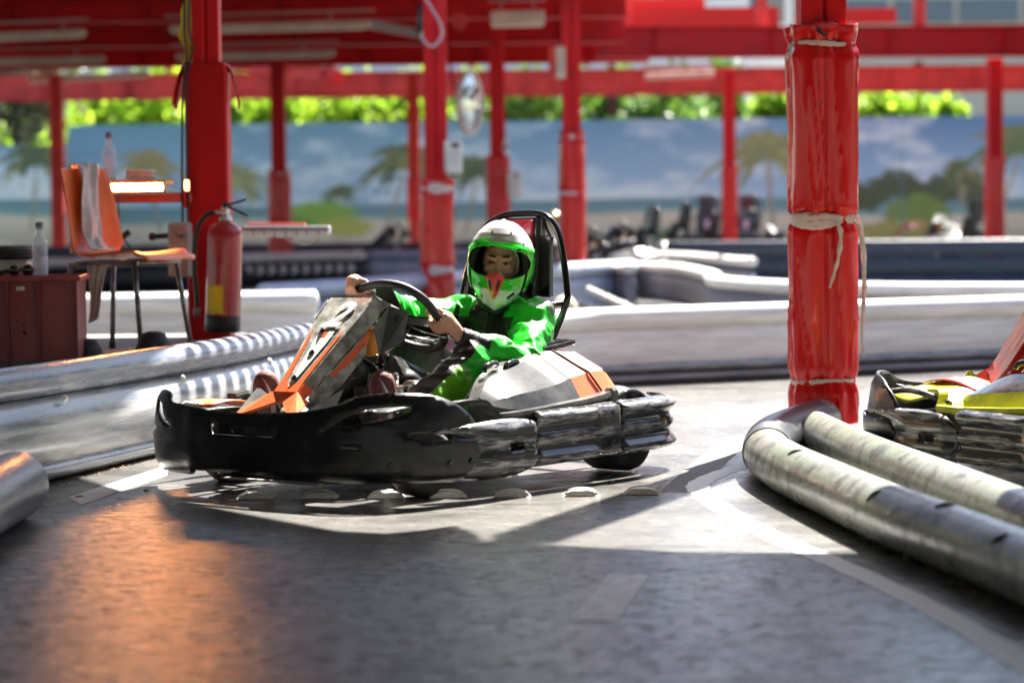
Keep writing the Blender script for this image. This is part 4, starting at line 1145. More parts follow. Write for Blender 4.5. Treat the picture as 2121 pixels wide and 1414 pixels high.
    if fender:
        for sg in (-1, 1):
            b = MB(); b.grid(lambda u, v: (.30 + .46 * u, sg * (.30 + .30 * v + .03 * math.sin(u * PI)), .275 + .085 * math.sin(u * PI) ** .8 * (1 - .35 * v) + .02 * v * math.sin(u * 9) - .03 * v * v), 20, 10); fd = b.build('front_fender', fender[0], root, solid=.008)
            b = MB(); b.grid(lambda u, v: (.36 + .30 * u, sg * (.33 + .10 * v + .03 * math.sin((.13 + .65 * u) * PI)), .2795 + .004 + .085 * math.sin((.13 + .65 * u) * PI) ** .8 * (1 - .35 * (.1 + .33 * v)) - .0), 14, 5); b.build('fender_sticker', fender[1], fd, solid=.002)
            b = MB(); b.tube(cr([(.32, sg * .60, .285), (.50, sg * .63, .325), (.72, sg * .60, .30)], 5), .012, 0, 8); b.build('fender_edge', m_scuff, fd)
    # rear centre bumper tube
    MB().tube(cr([(-.84, -.45, .19), (-.87, -.3, .19), (-.88, 0, .19), (-.87, .3, .19), (-.84, .45, .19)], 5), .03, 0, 12).build('rear_bar', m_black, root)
    # ---- chassis
    b = MB()
    for sg in (-1, 1):
        b.tube(cr([(.80, sg * .25, .07), (.60, sg * .30, .07), (.30, sg * .24, .065), (-.10, sg * .30, .065), (-.55, sg * .34, .075), (-.82, sg * .34, .12)], 5), .016, 0, 10)
        b.tube(cr([(.62, sg * .28, .07), (.60, sg * .42, .10), (.55, sg * .46, .13)], 4), .016, 0, 10)
        b.tube([(.36, sg * .26, .07), (.34, sg * .6, .14), (.10, sg * .63, .15), (-.30, sg * .63, .15), (-.36, sg * .34, .08)], .013, 0, 10)
        b.tube([(.80, sg * .25, .07), (.90, sg * .24, .12)], .013, 0, 8)
    for x in (.78, .55, .10, -.45): b.tube([(x, -.30, .07), (x, .30, .07)], .015, 0, 10)
    b.tube([(-.525, -.52, .14), (-.525, .52, .14)], .02, 0, 12)
    b.tube([(.88, -.5, .20), (.90, -.2, .20), (.90, .2, .20), (.88, .5, .20)], .014, 0, 10)
    b.build('chassis', m_black, root)
    b = MB(); b.box((.40, 0, .055), (.86, .50, .006), 0); b.build('floor_tray', m_steel, root)
    for sg in (-1, 1):
        wheel(root, .55, sg * .48, .122, .12, steer=rad(-14)); wheel(root, -.545, sg * .50, .134, .20)
    # ---- fuel tank and front floor boxes
    b = MB(); b.box((.36, .02, .205), (.40, .20, .19), 0, Matrix.Rotation(.05, 3, 'Y'), bev=.035)
    tk = b.build('fuel_tank', m_poddark, root)
    b = MB(); b.box((.30, .14, .265), (.34, .12, .10), 0, Matrix.Rotation(.02, 3, 'Y'), bev=.03); b.build('tank_cover', podm, root)
    b = MB(); b.lathe([(.0, 0), (.036, 0), (.036, .026), (.036, .027)], (.43, .10, .312), (0, 0, 1), 24); b.build('cap_base', mat('amber_plastic', (.75, .28, .01), .25, coat=.4), tk)
    b = MB(); b.lathe([(.037, 0), (.039, .004), (.039, .030), (.034, .033), (.0, .033)], (.43, .10, .336), (0, 0, 1), 14, flat=True); b.build('fuel_cap', m_poddark, tk)
    # ---- steering column, support, hub, rim
    b = MB(); b.tube([(.40, .0, .16), (.30, 0, .30), (.175, 0, .53)], .016, 0, 12); b.tube([(.24, 0, .435), (.16, 0, .555)], .020, 0, 12)
    b.tube([(.52, -.03, .58), (.44, .03, .52), (.24, .09, .36)], .012, 0, 6); b.tube([(.30, -.06, .12), (.25, -.03, .40)], .012, 0, 8); b.tube([(.30, .06, .12), (.25, .03, .40)], .012, 0, 8)
    b.build('steering_column', m_black, root)
    b = MB(); b.tube([(.215, 0, .47), (.185, 0, .525)], .026, 0, 20)
    b.tube([(.185, 0, .525), (.165, .0, .555)], .052, 0, 24)
    b.build('hub_sleeve', m_alu, root)
    b = MB(); b.tube([(.185, .0, .533), (.148, 0, .585)], .058, 0, 24); b.build('hub_boss', m_dark, root)
    b = MB(); b.box((.24, .08, .345), (.10, .16, .032), 0, bev=.012); b.box((.22, .15, .352), (.08, .05, .06), 0, bev=.014); b.box((.24, .0, .352), (.08, .05, .05), 0, bev=.014); b.lathe([(.012, -.03), (.022, -.02), (.022, .03), (.012, .036)], (.25, .08, .375), (0, 0, 1), 16); b.build('column_clamp', m_alu, root)
    b = MB(); b.lathe([(.0, -.05), (.038, -.05), (.042, -.04), (.042, .03), (.036, .045), (.0, .047)], (.33, .045, .535), (.3, .1, 1), 24); b.build('amber_beacon', mat('amber_beacon', (.85, .38, .04), .3, coat=.3), root)
    W0 = Vector((.15, 0, .63)); e1 = Vector((0, 1, 0)); e2 = Vector((.77, 0, .63)).normalized(); en = Vector((-.63, 0, .77)).normalized()
    def WP(y, e, n_=0): return W0 + e1 * y + e2 * e + en * n_
    rimp = cr([WP(*q) for q in [(-.115, .125, .0), (-.035, .158, 0), (.074, .178, 0), (.165, .155, 0), (.208, .085, 0), (.205, 0, 0), (.172, -.096, 0), (.115, -.185, .0), (.03, -.225, 0), (-.06, -.215, 0), (-.14, -.15, 0), (-.175, -.05, 0), (-.165, .05, 0)]], 6, closed=True)
    MB().tube(rimp, .0165, 0, 14, closed=True).build('steering_wheel', mat('steering_grip', (.028, .026, .025), .5, bump=.2, bs=160), root)
    b = MB()
    def slabpoly(pts, th=.008):
        n_ = len(pts); v = [WP(a, c, d) for a, c, d in pts] + [WP(a, c, d + th) for a, c, d in pts]
        b.add(v, [tuple(range(n_))[::-1], tuple(range(n_, 2 * n_))] + [(i, (i + 1) % n_, n_ + (i + 1) % n_, n_ + i) for i in range(n_)], 0, False)
    slabpoly([(-.05, -.03, -.01), (.05, -.03, -.01), (.065, .05, -.005), (.10, .168, 0), (.02, .168, 0), (-.03, .05, -.005)])
    slabpoly([(.0, -.05, -.01), (.06, -.01, -.01), (.19, -.05, 0), (.165, -.10, 0), (.07, -.075, -.008)])
    slabpoly([(-.05, -.03, -.01), (-.02, -.06, -.01), (-.10, -.20, 0), (-.15, -.15, 0)])
    b.build('wheel_spokes', m_dark, root)
    b = MB(); b.tube(cr([WP(.06, -.04, -.03), WP(.10, -.06, -.035), WP(.16, -.10, -.03), WP(.18, -.13, -.02)], 4), .003, 0, 6); b.tube([WP(.02, -.08, -.05), WP(.11, -.15, -.03)], .010, 0, 8); b.build('shift_paddle', m_alu, root)
    # ---- number fairing
    spine0 = Vector((.735, 0, .365)); spine1 = Vector((.375, 0, .700))
    dv = (spine1 - spine0).normalized(); nv = Vector((dv.z, 0, -dv.x)); L_ = (spine1 - spine0).length
    nv = Vector((dv.z, 0, -dv.x))
    if nv.x < 0: nv = -nv
    def FP(s_, y, n_=0): return spine0 + dv * (s_ * L_) + Vector((0, y, 0)) + nv * n_
    rows = [(0.0, .064, .076, -.036), (.10, .064, .080, -.040), (.45, .086, .100, -.045), (.72, .106, .122, -.052), (.86, .112, .132, -.055), (1.0, .108, .134, -.055)]
    b = MB()
    vs = []
    for s_, a, w_, nn_ in rows: vs += [FP(s_, -w_, nn_), FP(s_, -a, 0), FP(s_, a, 0), FP(s_, w_, nn_)]
    fs = []; mi = []
    for i in range(len(rows) - 1):
        for j in range(3): fs.append((i * 4 + j, (i + 1) * 4 + j, (i + 1) * 4 + j + 1, i * 4 + j + 1)); mi.append(0 if i > 0 else 2)
    b.add(vs, fs, 0, False); b.m = mi
    fr = b.build('number_fairing', [panel, m_poddark, accmat], root, solid=.010, offset=1, bevel=.004)
    # fork legs
    b = MB()
    for sg in (-1, 1):
        a0 = FP(0, sg * .080, -.050); a1 = FP(0, sg * .060, 0); c_ = FP(0, 0, .004)
        t0 = Vector((.835, sg * .150, .290)); t1 = Vector((.845, sg * .120, .288)); m0 = Vector((.79, sg * .06, .335))
        v = [a0, a1, c_, Vector((.80, 0, .375)) * 0 + c_ + Vector((.012, 0, -.03)), t1, t0]
        f = [(0, 1, 5), (1, 4, 5), (1, 3, 4), (1, 2, 3)]
        b.add(v, f if sg < 0 else [q[::-1] for q in f], 0, False)
    b.build('fairing_fork', accmat, fr, solid=.012, offset=0)
    for sg in (-1, 1):
        b = MB(); v = [FP(0, sg * .084, -.052), Vector((.835, sg * .155, .288)), Vector((.74, sg * .235, .285)), Vector((.66, sg * .215, .375)), FP(.06, sg * .125, -.12)]
        b.add(v, [(0, 1, 2, 3, 4) if sg > 0 else (4, 3, 2, 1, 0)], 0, False)
        b.build('fork_side_plate', podm, fr, solid=.006, offset=0)
    # side skirts of the fairing: accent spear over worn grey
    for sg in (-1, 1):
        b = MB(); v = [FP(.02, sg * .078, -.040), FP(.45, sg * .101, -.048), FP(.74, sg * .124, -.055), FP(.60, sg * .128, -.105), FP(.30, sg * .112, -.105), FP(.0, sg * .09, -.085)]
        b.add(v, [(0, 1, 2, 3, 4, 5) if sg > 0 else (5, 4, 3, 2, 1, 0)], 0, False)
        b.build('fairing_skirt', panel, fr, solid=.006, offset=0)
    b = MB()
    for sg in (-1, 1):
        e_ = .0045 * 1
        v = [FP(.05, sg * .0825, -.046), FP(.45, sg * .1062, -.050), FP(.76, sg * .131, -.058), FP(.68, sg * .132, -.082), FP(.38, sg * .109, -.074)]
        b.add(v, [(0, 1, 2, 3, 4) if sg > 0 else (4, 3, 2, 1, 0)], 0, False)
    b.build('skirt_flash', accmat, fr)
    # accent edges along the panel
    b = MB()
    for sg in (-1, 1):
        v = [FP(.0, sg * .059, .003), FP(.12, sg * .056, .003), FP(.45, sg * .0715, .003), FP(.66, sg * .084, .003), FP(.60, sg * .070, .003), FP(.42, sg * .054, .003), FP(.12, sg * .030, .003), FP(.0, sg * .0, .003)]
        b.add(v, [tuple(range(8)) if sg < 0 else tuple(range(7, -1, -1))], 0, False)
    b.build('edge_stripe', accmat, fr)
    b = MB(); b.add([FP(.06, -.006, .0045), FP(.06, .006, .0045), FP(.50, .038, .0045), FP(.62, .040, .0045), FP(.62, .012, .0045), FP(.55, .010, .0045), FP(.55, -.014, .0045), FP(.62, -.012, .0045), FP(.62, -.036, .0045), FP(.50, -.032, .0045)], [tuple(range(10))], 0, False)
    b.build('white_wedge', m_wht, fr)
    b = MB(); b.add([FP(.56, -.012, .004), FP(.56, .009, .004), FP(.615, .010, .004), FP(.615, -.011, .004)], [(0, 1, 2, 3)], 0, False); b.build('wedge_centre', accmat, fr)
    for t_ in (.40, .14): b = MB(); screw(b, FP(t_, .0, .006), nv, .010); b.build('screw', m_dark, fr)
    # top cap with pin stripes, back plate, dark inner box
    b = MB()
    v = [FP(1.0, -.136, -.055), FP(1.0, -.108, 0), FP(1.0, .108, 0), FP(1.0, .136, -.055), FP(1.06, .15, -.10), FP(1.08, .06, -.055), FP(1.08, -.06, -.055), FP(1.06, -.15, -.10)]
    b.add(v, [(0, 7, 6, 1), (1, 6, 5, 2), (2, 5, 4, 3)], 0, False); cap = b.build('fairing_cap', panel, fr, solid=.008, offset=0)
    if number:
        tv, tf = text_mesh(number[1], .195, .28)
        b = MB(); b.add([FP(.672 + y / L_ * .92, x * .98 - .052, .0055 + z) for x, y, z in tv], tf, 0, False); b.build('number', m_wht, fr)
        b = MB(); b.add([FP(.76, -.119, -.026), FP(.76, -.110, .004), FP(.96, -.112, .003), FP(.965, -.128, -.030)], [(0, 1, 2, 3)], 0, False); b.build('number_stroke', m_wht, fr, solid=.003)
        b = MB()
        for k in range(5):
            y = .018 + k * .020
            b.add([FP(.90, y, .004), FP(.90, y + .0025, .004), FP(.998, y + .006, .004), FP(.998, y + .0035, .004)], [(0, 1, 2, 3)], 0, False)
        b.build('pin_stripe', accmat, fr)
    b = MB(); v = [FP(.80, .134, -.060), FP(1.02, .138, -.060), FP(1.06, .185, -.115), FP(.88, .178, -.175), FP(.68, .140, -.15)]
    for sg in (-1, 1):
        b = MB(); b.add([Vector((p.x, p.y * sg, p.z)) for p in v], [(0, 1, 2, 3, 4) if sg > 0 else (4, 3, 2, 1, 0)], 0, False); b.build('fairing_wing', podm, fr, solid=.007, offset=0)
    b = MB(); p = FP(.97, .172, -.105); screw(b, p, Vector((.2, 1, .3)), .011); b.build('wing_screw', m_dark, fr)
    b = MB(); b.box(FP(.60, 0, -.09), (.13, .18, .10), 0, Matrix.Rotation(-math.atan2(dv.z, -dv.x), 3, 'Y'), bev=.02); b.build('fairing_core', m_dark, fr)
    # ---- seat
    b = MB()
    def seatf(u, v):
        # u: from front lip along the pan up the back; v across
        yy = (v - .5) * 2
        if u < .4: t = u / .4; x = -.02 - .28 * t; z = .13 - .045 * math.sin(t * PI / 2); hw = .17 + .03 * t; side = .10 + .06 * t
        else: t = (u - .4) / .6; x = -.30 - .24 * t - .05 * math.sin(t * PI); z = .085 + .62 * t ** 1.15; hw = .20 - .03 * t; side = .16 - .09 * t
        e = abs(yy) ** 3
        return (x + e * side * (.25 if u < .4 else .9) * (.3 if u < .4 else 1), yy * hw, z + e * (side if u < .4 else .03))
    b.grid(seatf, 26, 15); b.build('seat', m_seatblk, root, solid=.012)
    # headrest pad and roll hoop
    b = MB(); R_ = Matrix.Rotation(-.12, 3, 'Y')
    b.box((-.600, -.02, .80), (.055, .25, .36), 0, R_, bev=.05); b.build('backrest_shell', m_seatblk, root, subd=1)
    b = MB(); b.box((-.575, -.02, .81), (.030, .205, .33), 0, R_, bev=.03); b.build('backrest_pad', seatpad or m_seatred, root, subd=1)
    hoop = cr([(-.50, -.235, .40), (-.56, -.285, .62), (-.60, -.27, .80), (-.62, -.215, .93), (-.625, -.12, .987), (-.625, .0, .998), (-.625, .10, .990), (-.62, .165, .945), (-.615, .20, .86), (-.60, .235, .70), (-.59, .238, .64), (-.56, .19, .50), (-.52, .165, .38)], 6)
    b = MB(); b.tube(hoop, .0135, 0, 14); b.tube(cr([(-.625, .075, .985), (-.61, .085, .93), (-.605, .10, .88), (-.60, .11, .66), (-.57, .09, .45)], 5), .008, 0, 10); b.tube(cr([(-.62, .11, .98), (-.61, .125, .94), (-.605, .15, .905)], 4), .008, 0, 8)
    b.tube([(-.56, -.28, .62), (-.60, 0, .62), (-.60, .235, .64)], .010, 0, 10); b.build('roll_hoop', m_black, root)
    b = MB(); b.box((-.598, .125, .785), (.022, .078, .245), 0, Matrix.Rotation(-.04, 3, 'Y'), bev=.010); b.box((-.60, .085, .785), (.03, .03, .235), 0, bev=.01); b.build('seat_side_plate', m_black, root)
    # engine block behind the seat
    b = MB(); b.box((-.62, -.30, .24), (.26, .22, .20), 0, bev=.02)
    for k in range(6): b.box((-.62, -.30, .36 + k * .014), (.20, .18, .006), 0)
    b.build('engine', m_steel, root)
    return root
def place(root, px=None, ground=None, loc=None, yaw=40):
    root.location = loc; root.rotation_euler = (0, 0, rad(270 - yaw))
    return root
KO = (-.34, 9.22, 0.0)
k1 = make_kart('racing kart with orange and grey bodywork and white 2, driven round the bend', 'racing karts', None, m_orange, None, number=('1', '2'))
place(k1, loc=KO, yaw=40)
# ------------------------------------------------------------------ the driver (same local frame as the kart)
person = empty('person')
person.matrix_world = Matrix.Identity(4)
place(person, loc=KO, yaw=40)
def lerp3(a, b, t): return tuple(a[i] + (b[i] - a[i]) * t for i in range(3))
J = dict(pel=(-.30, .01, .21), hipL=(-.26, .10, .20), hipR=(-.26, -.09, .20), belly=(-.36, .015, .34), chest=(-.43, .02, .47), neck=(-.445, .03, .62),
         shL=(-.44, .185, .575), shR=(-.42, -.16, .585), elL=(-.21, .345, .415), wrL=(.035, .235, .535), elR=(-.14, -.24, .60), wrR=(.17, -.145, .715),
         knL=(.02, .258, .432), anL=(.375, .215, .21), knR=(.12, -.19, .435), anR=(.535, -.225, .20), head=(-.435, .035, .795))
# camera position in the local frame, for the direction the driver looks
_ya = rad(230.0)
def to_local(p):
    d = Vector(p) - Vector(KO); c, s = math.cos(-_ya), math.sin(-_ya)
    return Vector((d.x * c - d.y * s, d.x * s + d.y * c, d.z))
camL = to_local(CAMO)
Hc = Vector(J['head'])
fw = (camL - Hc).normalized()
fw = (Matrix.Rotation(rad(-6), 3, 'Z') @ fw).normalized()          # looks a little past the lens, into the bend
fw = Vector((fw.x, fw.y, fw.z - .03)).normalized()
rt = fw.cross(Vector((0, 0, 1))).normalized() * -1                 # the viewer's right
upv = rt.cross(fw) * -1
if upv.z < 0: upv = -upv
rl = rad(-5)                                                       # head tilted a little
rt, upv = (rt * math.cos(rl) + upv * math.sin(rl)).normalized(), (upv * math.cos(rl) - rt * math.sin(rl)).normalized()
HR = np.array([[rt.x, upv.x, fw.x], [rt.y, upv.y, fw.y], [rt.z, upv.z, fw.z]])   # columns: right, up, toward viewer
def H(x, y, z): return tuple(np.array(Hc) + HR @ np.array([x, y, z]))
def Hl(P): return (P - np.array(Hc)) @ HR

# ---- body: one continuous skin surface (head, neck, torso, limbs, hands)
bd = SDF((-.62, -.34, .06), (.62, .42, 1.0), .0036)
bd.ell(H(0, .012, -.022), (.077, .100, .092), .02, HR)                       # cranium
bd.ell(H(0, -.045, .012), (.058, .062, .064), .03, HR)                      # jaw and cheeks
for sx in (-1, 1):
    bd.ell(H(sx * .036, -.020, .054), (.024, .018, .018), .014, HR)          # cheekbone
    bd.ell(H(sx * .030, .034, .066), (.024, .008, .014), .012, HR)           # brow ridge
    bd.ell(H(sx * .032, .008, .082), (.020, .0115, .016), .008, HR, 's')        # eye socket
    bd.ell(H(sx * .031, .010, .062), (.0165, .013, .0150), .004, HR)          # lid over the eyeball
    bd.ell(H(sx * .013, -.040, .082), (.009, .008, .010), .008, HR)
bd.cap(H(0, .018, .068), H(0, -.034, .090), .008, .012, .012)
bd.ell(H(0, -.070, .064), (.026, .007, .010), .008, HR)
bd.ell(H(0, -.096, .050), (.022, .016, .018), .015, HR)
bd.cap(H(0, -.07, -.03), (-.445, .03, .62), .052, .056, .03)
bd.ell(J['chest'], (.10, .165, .155), .03); bd.ell(J['belly'], (.10, .14, .13), .04); bd.ell(J['pel'], (.115, .15, .12), .04)
for s_ in 'LR':
    bd.cap(J['neck'], J['sh' + s_], .05, .052, .03); bd.cap(J['sh' + s_], J['el' + s_], .045, .036, .02); bd.cap(J['el' + s_], J['wr' + s_], .036, .023, .015)
    bd.cap(J['hip' + s_], J['kn' + s_], .078, .054, .03); bd.cap(J['kn' + s_], J['an' + s_], .052, .034, .02)
# hands on the rim: plane axes of the steering wheel
_W0 = Vector((.15, 0, .63)); _e1 = Vector((0, 1, 0)); _e2 = Vector((.77, 0, .63)).normalized(); _en = Vector((-.63, 0, .77)).normalized()
def WPt(y, e, n_=0): return _W0 + _e1 * y + _e2 * e + _en * n_
def hand(c, tang, outward, wrist, mir):
    """c: rim centre in the grip, tang: unit along the rim toward the index finger, outward: away from the hub; fingers close round the rim"""
    c = Vector(c); T = Vector(tang).normalized(); O = Vector(outward); O = (O - T * O.dot(T)).normalized(); N = T.cross(O)
    if N.dot(_en) < 0: N = -N                                             # N: towards the driver
    w = Vector(wrist)
    palm0 = c + O * .026 + N * .018
    for k, off in enumerate((.030, .010, -.010, -.029)):
        ln = (1.0, 1.06, 1.0, .84)[k]; r_ = (.0088, .0090, .0087, .0078)[k]
        kn = c + T * off * 1.05 + O * .034 + N * .012
        p1 = c + T * off + O * (.031) * ln - N * .016
        p2 = c + T * off * .95 + O * .006 - N * .0315 * ln
        p3 = c + T * off * .92 - O * .020 - N * .022
        p4 = c + T * off * .90 - O * .026 - N * .002
        bd.cap(lerp3(kn, w, .45), kn, .014, r_ * 1.15, .008)
        bd.cap(kn, p1, r_ * 1.1, r_, .0008); bd.cap(p1, p2, r_, r_ * .95, .0008); bd.cap(p2, p3, r_ * .95, r_ * .88, .0008); bd.cap(p3, p4, r_ * .88, r_ * .75, .0008)
        bd.ell(kn, (r_ * 1.25,) * 3, .003)
    t0 = c + T * .012 + O * .022 + N * .028; t1 = c + T * .036 - O * .004 + N * .027; t2 = c + T * .052 - O * .024 + N * .014; t3 = c + T * .050 - O * .030 - N * .004
    bd.cap(lerp3(t0, w, .5), t0, .016, .0135, .008); bd.cap(t0, t1, .0135, .0115, .004); bd.cap(t1, t2, .0112, .0098, .003); bd.cap(t2, t3, .0095, .0078, .003)
    bd.ell(palm0, (.024, .024, .024), .012)
    bd.cap(palm0, w, .027, .024, .014)
gL = WPt(.183, -.055); gR = WPt(-.085, .142)
hand(gL, WPt(.205, .03) - WPt(.160, -.12), WPt(.26, -.08) - gL, J['wrL'], 1)
hand(gR, WPt(.0, .168) - WPt(-.15, .09), WPt(-.135, .22) - gR, J['wrR'], -1)
Vb, Qb = bd.mesh(); Vb = smooth_mesh(Vb, Qb, 1, .3)
body = np_mesh('body', Vb, Qb, [m_skin], person)

# eyes, brows, balaclava edge
m_eye = mat('eye', (.22, .19, .17), .2, coat=.4); m_iris = mat('iris', (.015, .010, .008), .1, coat=.6); m_brow = mat('brow_hair', (.018, .010, .007), .7)
for sx in (-1, 1):
    b = MB(); c_ = H(sx * .031, .0075, .0665)
    vs = []; fs = []
    n_ = 16
    pts = [(0, 0)] + [(.0155 * math.cos(2 * PI * k / n_), .0042 * math.sin(2 * PI * k / n_) * (1.0 if math.sin(2 * PI * k / n_) > 0 else .6)) for k in range(n_)]
    vs = [H(sx * .031 + x, .0085 + y - abs(x) * .05, .0765 + .004 * (1 - (x / .016) ** 2) - (0.002 if i else 0)) for i, (x, y) in enumerate(pts)]
    b.add(vs, [(0, k, k % n_ + 1) for k in range(1, n_ + 1)], 0, True); ey = b.build('eye', m_eye, body, solid=.002, offset=0)
    b = MB(); b.lathe([(.0058, 0), (.005, .0012), (0, .0018)], H(sx * .031 - .002, .0085, .0800), tuple(HR[:, 2]), 14); b.build('iris', m_iris, ey)
    b = MB(); b.tube([H(sx * .031 + x, .0135 - (x / .017) ** 2 * .0045, .0810 - (x / .017) ** 2 * .006) for x in np.linspace(-.0175, .0175, 9)], [.0006, .0013, .0017, .0019, .0019, .0019, .0018, .0015, .0009], 0, 6); b.build('lash_line', m_brow, ey)
    b = MB(); b.tube([H(sx * (.012 + .042 * t), .0335 + .004 * math.sin(t * PI) - .004 * t, .0835 - .019 * t * t) for t in np.linspace(0, 1, 9)], [.0028, .0042, .0046, .0046, .0042, .0036, .0028, .0018, .0008], 0, 8); b.build('eyebrow', m_brow, body)
m_bal = mat('white_liner', (.55, .54, .5), .8, bump=.4, bs=200)
b = MB(); b.tube([H(.070 * math.cos(a) * 1.02, .005 + .082 * math.sin(a), .040 - .02 * math.cos(a) ** 2) for a in np.linspace(-.45, PI * .30, 14)], .006, 0, 8); b.build('head_liner', m_bal, body)

# ---- race suit
ST = SDF((-.66, -.36, .08), (.60, .44, .76), .0055)
def crumple(sc, amp, seed, st=(1, 1, 1)):
    stv = np.array(st)
    def f(P):
        n1 = vnoise(P * stv, sc, seed); n2 = vnoise(P * stv, sc * 2.3, seed + 1)
        return -amp * (1 - 2.2 * np.abs(n1)) - amp * .45 * (1 - 2 * np.abs(n2))
    return f
cw = crumple(13, .0055, 3, (1, 1, .6)); cs = crumple(12, .0095, 7); ct = crumple(9, .004, 12)
ST.ell(J['chest'], (.125, .190, .170), .03, warp=ct); ST.ell(J['belly'], (.125, .165, .15), .05, warp=ct); ST.ell(J['pel'], (.14, .175, .135), .05, warp=ct)
ST.cap((-.445, .028, .56), (-.445, .03, .655), .085, .068, .03, warp=ct)
for s_ in 'LR':
    ST.cap(J['neck'] if 0 else (-.445, .03, .57), J['sh' + s_], .075, .078, .03, warp=cw)
    ST.ell(tuple(Vector(J['sh' + s_]) + Vector((0, .02 if s_ == 'L' else -.02, .012))), (.082, .078, .076), .02, warp=cs)
    ST.cap(J['sh' + s_], J['el' + s_], .080, .074, .02, warp=cs); ST.cap(J['el' + s_], lerp3(J['el' + s_], J['wr' + s_], .55), .072, .054, .015, warp=cs)
    ST.cap(lerp3(J['el' + s_], J['wr' + s_], .5), lerp3(J['el' + s_], J['wr' + s_], .93), .050, .034, .012, warp=cw)
    ST.cap(J['hip' + s_], J['kn' + s_], .100, .076, .03, warp=cs); ST.cap(J['kn' + s_], lerp3(J['kn' + s_], J['an' + s_], .95), .080, .066, .015, warp=cs)
# shoulder flap folds and collar
ST.cap((-.46, .11, .655), (-.43, .225, .62), .030, .022, .012, warp=cw); ST.cap((-.40, -.11, .650), (-.36, -.20, .635), .026, .022, .012, warp=cw)
for k, t in enumerate(np.linspace(.12, .9, 8)):                     # ribbed knee panel on the left leg
    c_ = Vector(lerp3(J['knL'], J['anL'], t * .8)) if t > .2 else Vector(J['knL'])
    up_ = Vector((.45, .05, .9)).normalized()
    pc = c_ + up_ * (.076 - .020 * t); d_ = Vector((0, .05, 0)); ST.cap(pc - d_ - up_ * .006, pc + d_ * .5 - up_ * .006, .007, .007, .006)
Vs, Qs = ST.mesh(); Vs = smooth_mesh(Vs, Qs, 1, .45)
def capT(P, a, b):
    a = np.array(a); b = np.array(b); ab = b - a; t = ((P - a) @ ab) / (ab @ ab); tc = np.clip(t, 0, 1)
    return np.linalg.norm(P - a - tc[:, None] * ab, axis=1), t
GRN = np.array([.012, .58, .020]); GRN2 = np.array([.16, .52, .015]); BLK = np.array([.010, .011, .012]); GRY = np.array([.16, .155, .15])
cols = np.tile(BLK, (len(Vs), 1))
dsts = {}
for nm, a, b_ in (('uaL', 'shL', 'elL'), ('faL', 'elL', 'wrL'), ('uaR', 'shR', 'elR'), ('faR', 'elR', 'wrR'), ('thL', 'hipL', 'knL'), ('siL', 'knL', 'anL'), ('thR', 'hipR', 'knR'), ('siR', 'knR', 'anR'), ('to', 'pel', 'neck')):
    dsts[nm] = capT(Vs, J[a], J[b_])
offs = dict(uaL=.07, faL=.055, uaR=.07, faR=.055, thL=.088, siL=.065, thR=.088, siR=.065, to=.15)
M_ = np.stack([dsts[k][0] - offs[k] for k in offs], 1); who = np.array(list(offs))[M_.argmin(1)]
noise_e = vnoise(Vs, 30, 2) * .006
def setc(mask, c): cols[mask] = c
for s_, sg in (('L', 1), ('R', -1)):
    u = who == 'ua' + s_; f = who == 'fa' + s_
    setc(u, GRN); setc(f & (dsts['fa' + s_][1] < (.66 if s_ == 'L' else .55) + noise_e * 3), GRN)
    # black panel inside/below the arm
    low = (Vs[:, 2] < (J['sh' + s_][2] + (J['el' + s_][2] - J['sh' + s_][2]) * np.clip(dsts['ua' + s_][1], 0, 1)) - .012)
    if s_ == 'R': setc((u | f) & low, BLK)
    setc(u & (Vs[:, 1] * sg < J['sh' + s_][1] * sg - .05 + noise_e), BLK)
sy = np.abs(Vs[:, 1] - .02)
tors = who == 'to'
setc(tors & (Vs[:, 2] > .595) & (sy > .085), GRN)
setc((Vs[:, 2] > .605) & (Vs[:, 1] > .135) & (Vs[:, 0] < -.435) & (Vs[:, 0] > -.56), GRY)
setc(tors & (np.abs(Vs[:, 1] - .055) < .012) & (Vs[:, 0] > -.40) & (Vs[:, 2] > .36), np.array([.02, .035, .025]))
for s_, sg in (('L', 1), ('R', -1)):
    for seg_ in ('th', 'si'):
        m_ = who == seg_ + s_
        k_ = np.clip(dsts[seg_ + s_][1], 0, 1)[:, None]
        a_, b_ = (J['hip' + s_], J['kn' + s_]) if seg_ == 'th' else (J['kn' + s_], J['an' + s_])
        C_ = np.array(a_) + k_ * (np.array(b_) - np.array(a_)); d = Vs - C_
        side = ((d[:, 1] * .77 - d[:, 0] * .64) * .70 - d[:, 2] * .70 > -.020 + noise_e) if s_ == 'L' else (d[:, 1] * sg > .02)
        col = GRN if seg_ == 'th' else GRN2
        setc(m_ & side, col)
        upm = m_ & ~side
        setc(upm & (d[:, 2] > -.01), np.array([.040, .038, .036]) if seg_ == 'si' or True else BLK)
knob = (who == 'siL') | ((who == 'thL') & (dsts['thL'][1] > .85))
rib_ = (np.sin(dsts['siL'][1] * 34) > .35) & knob & (cols[:, 1] < .2)
cols[rib_] = (.012, .012, .012)
cols *= (1 + .25 * vnoise(Vs, 9, 5) + .12 * vnoise(Vs, 40, 6))[:, None]
suit = np_mesh('race_suit', Vs, Qs, [m_suit], person, colors=np.clip(cols, 0, 1).astype(np.float32))
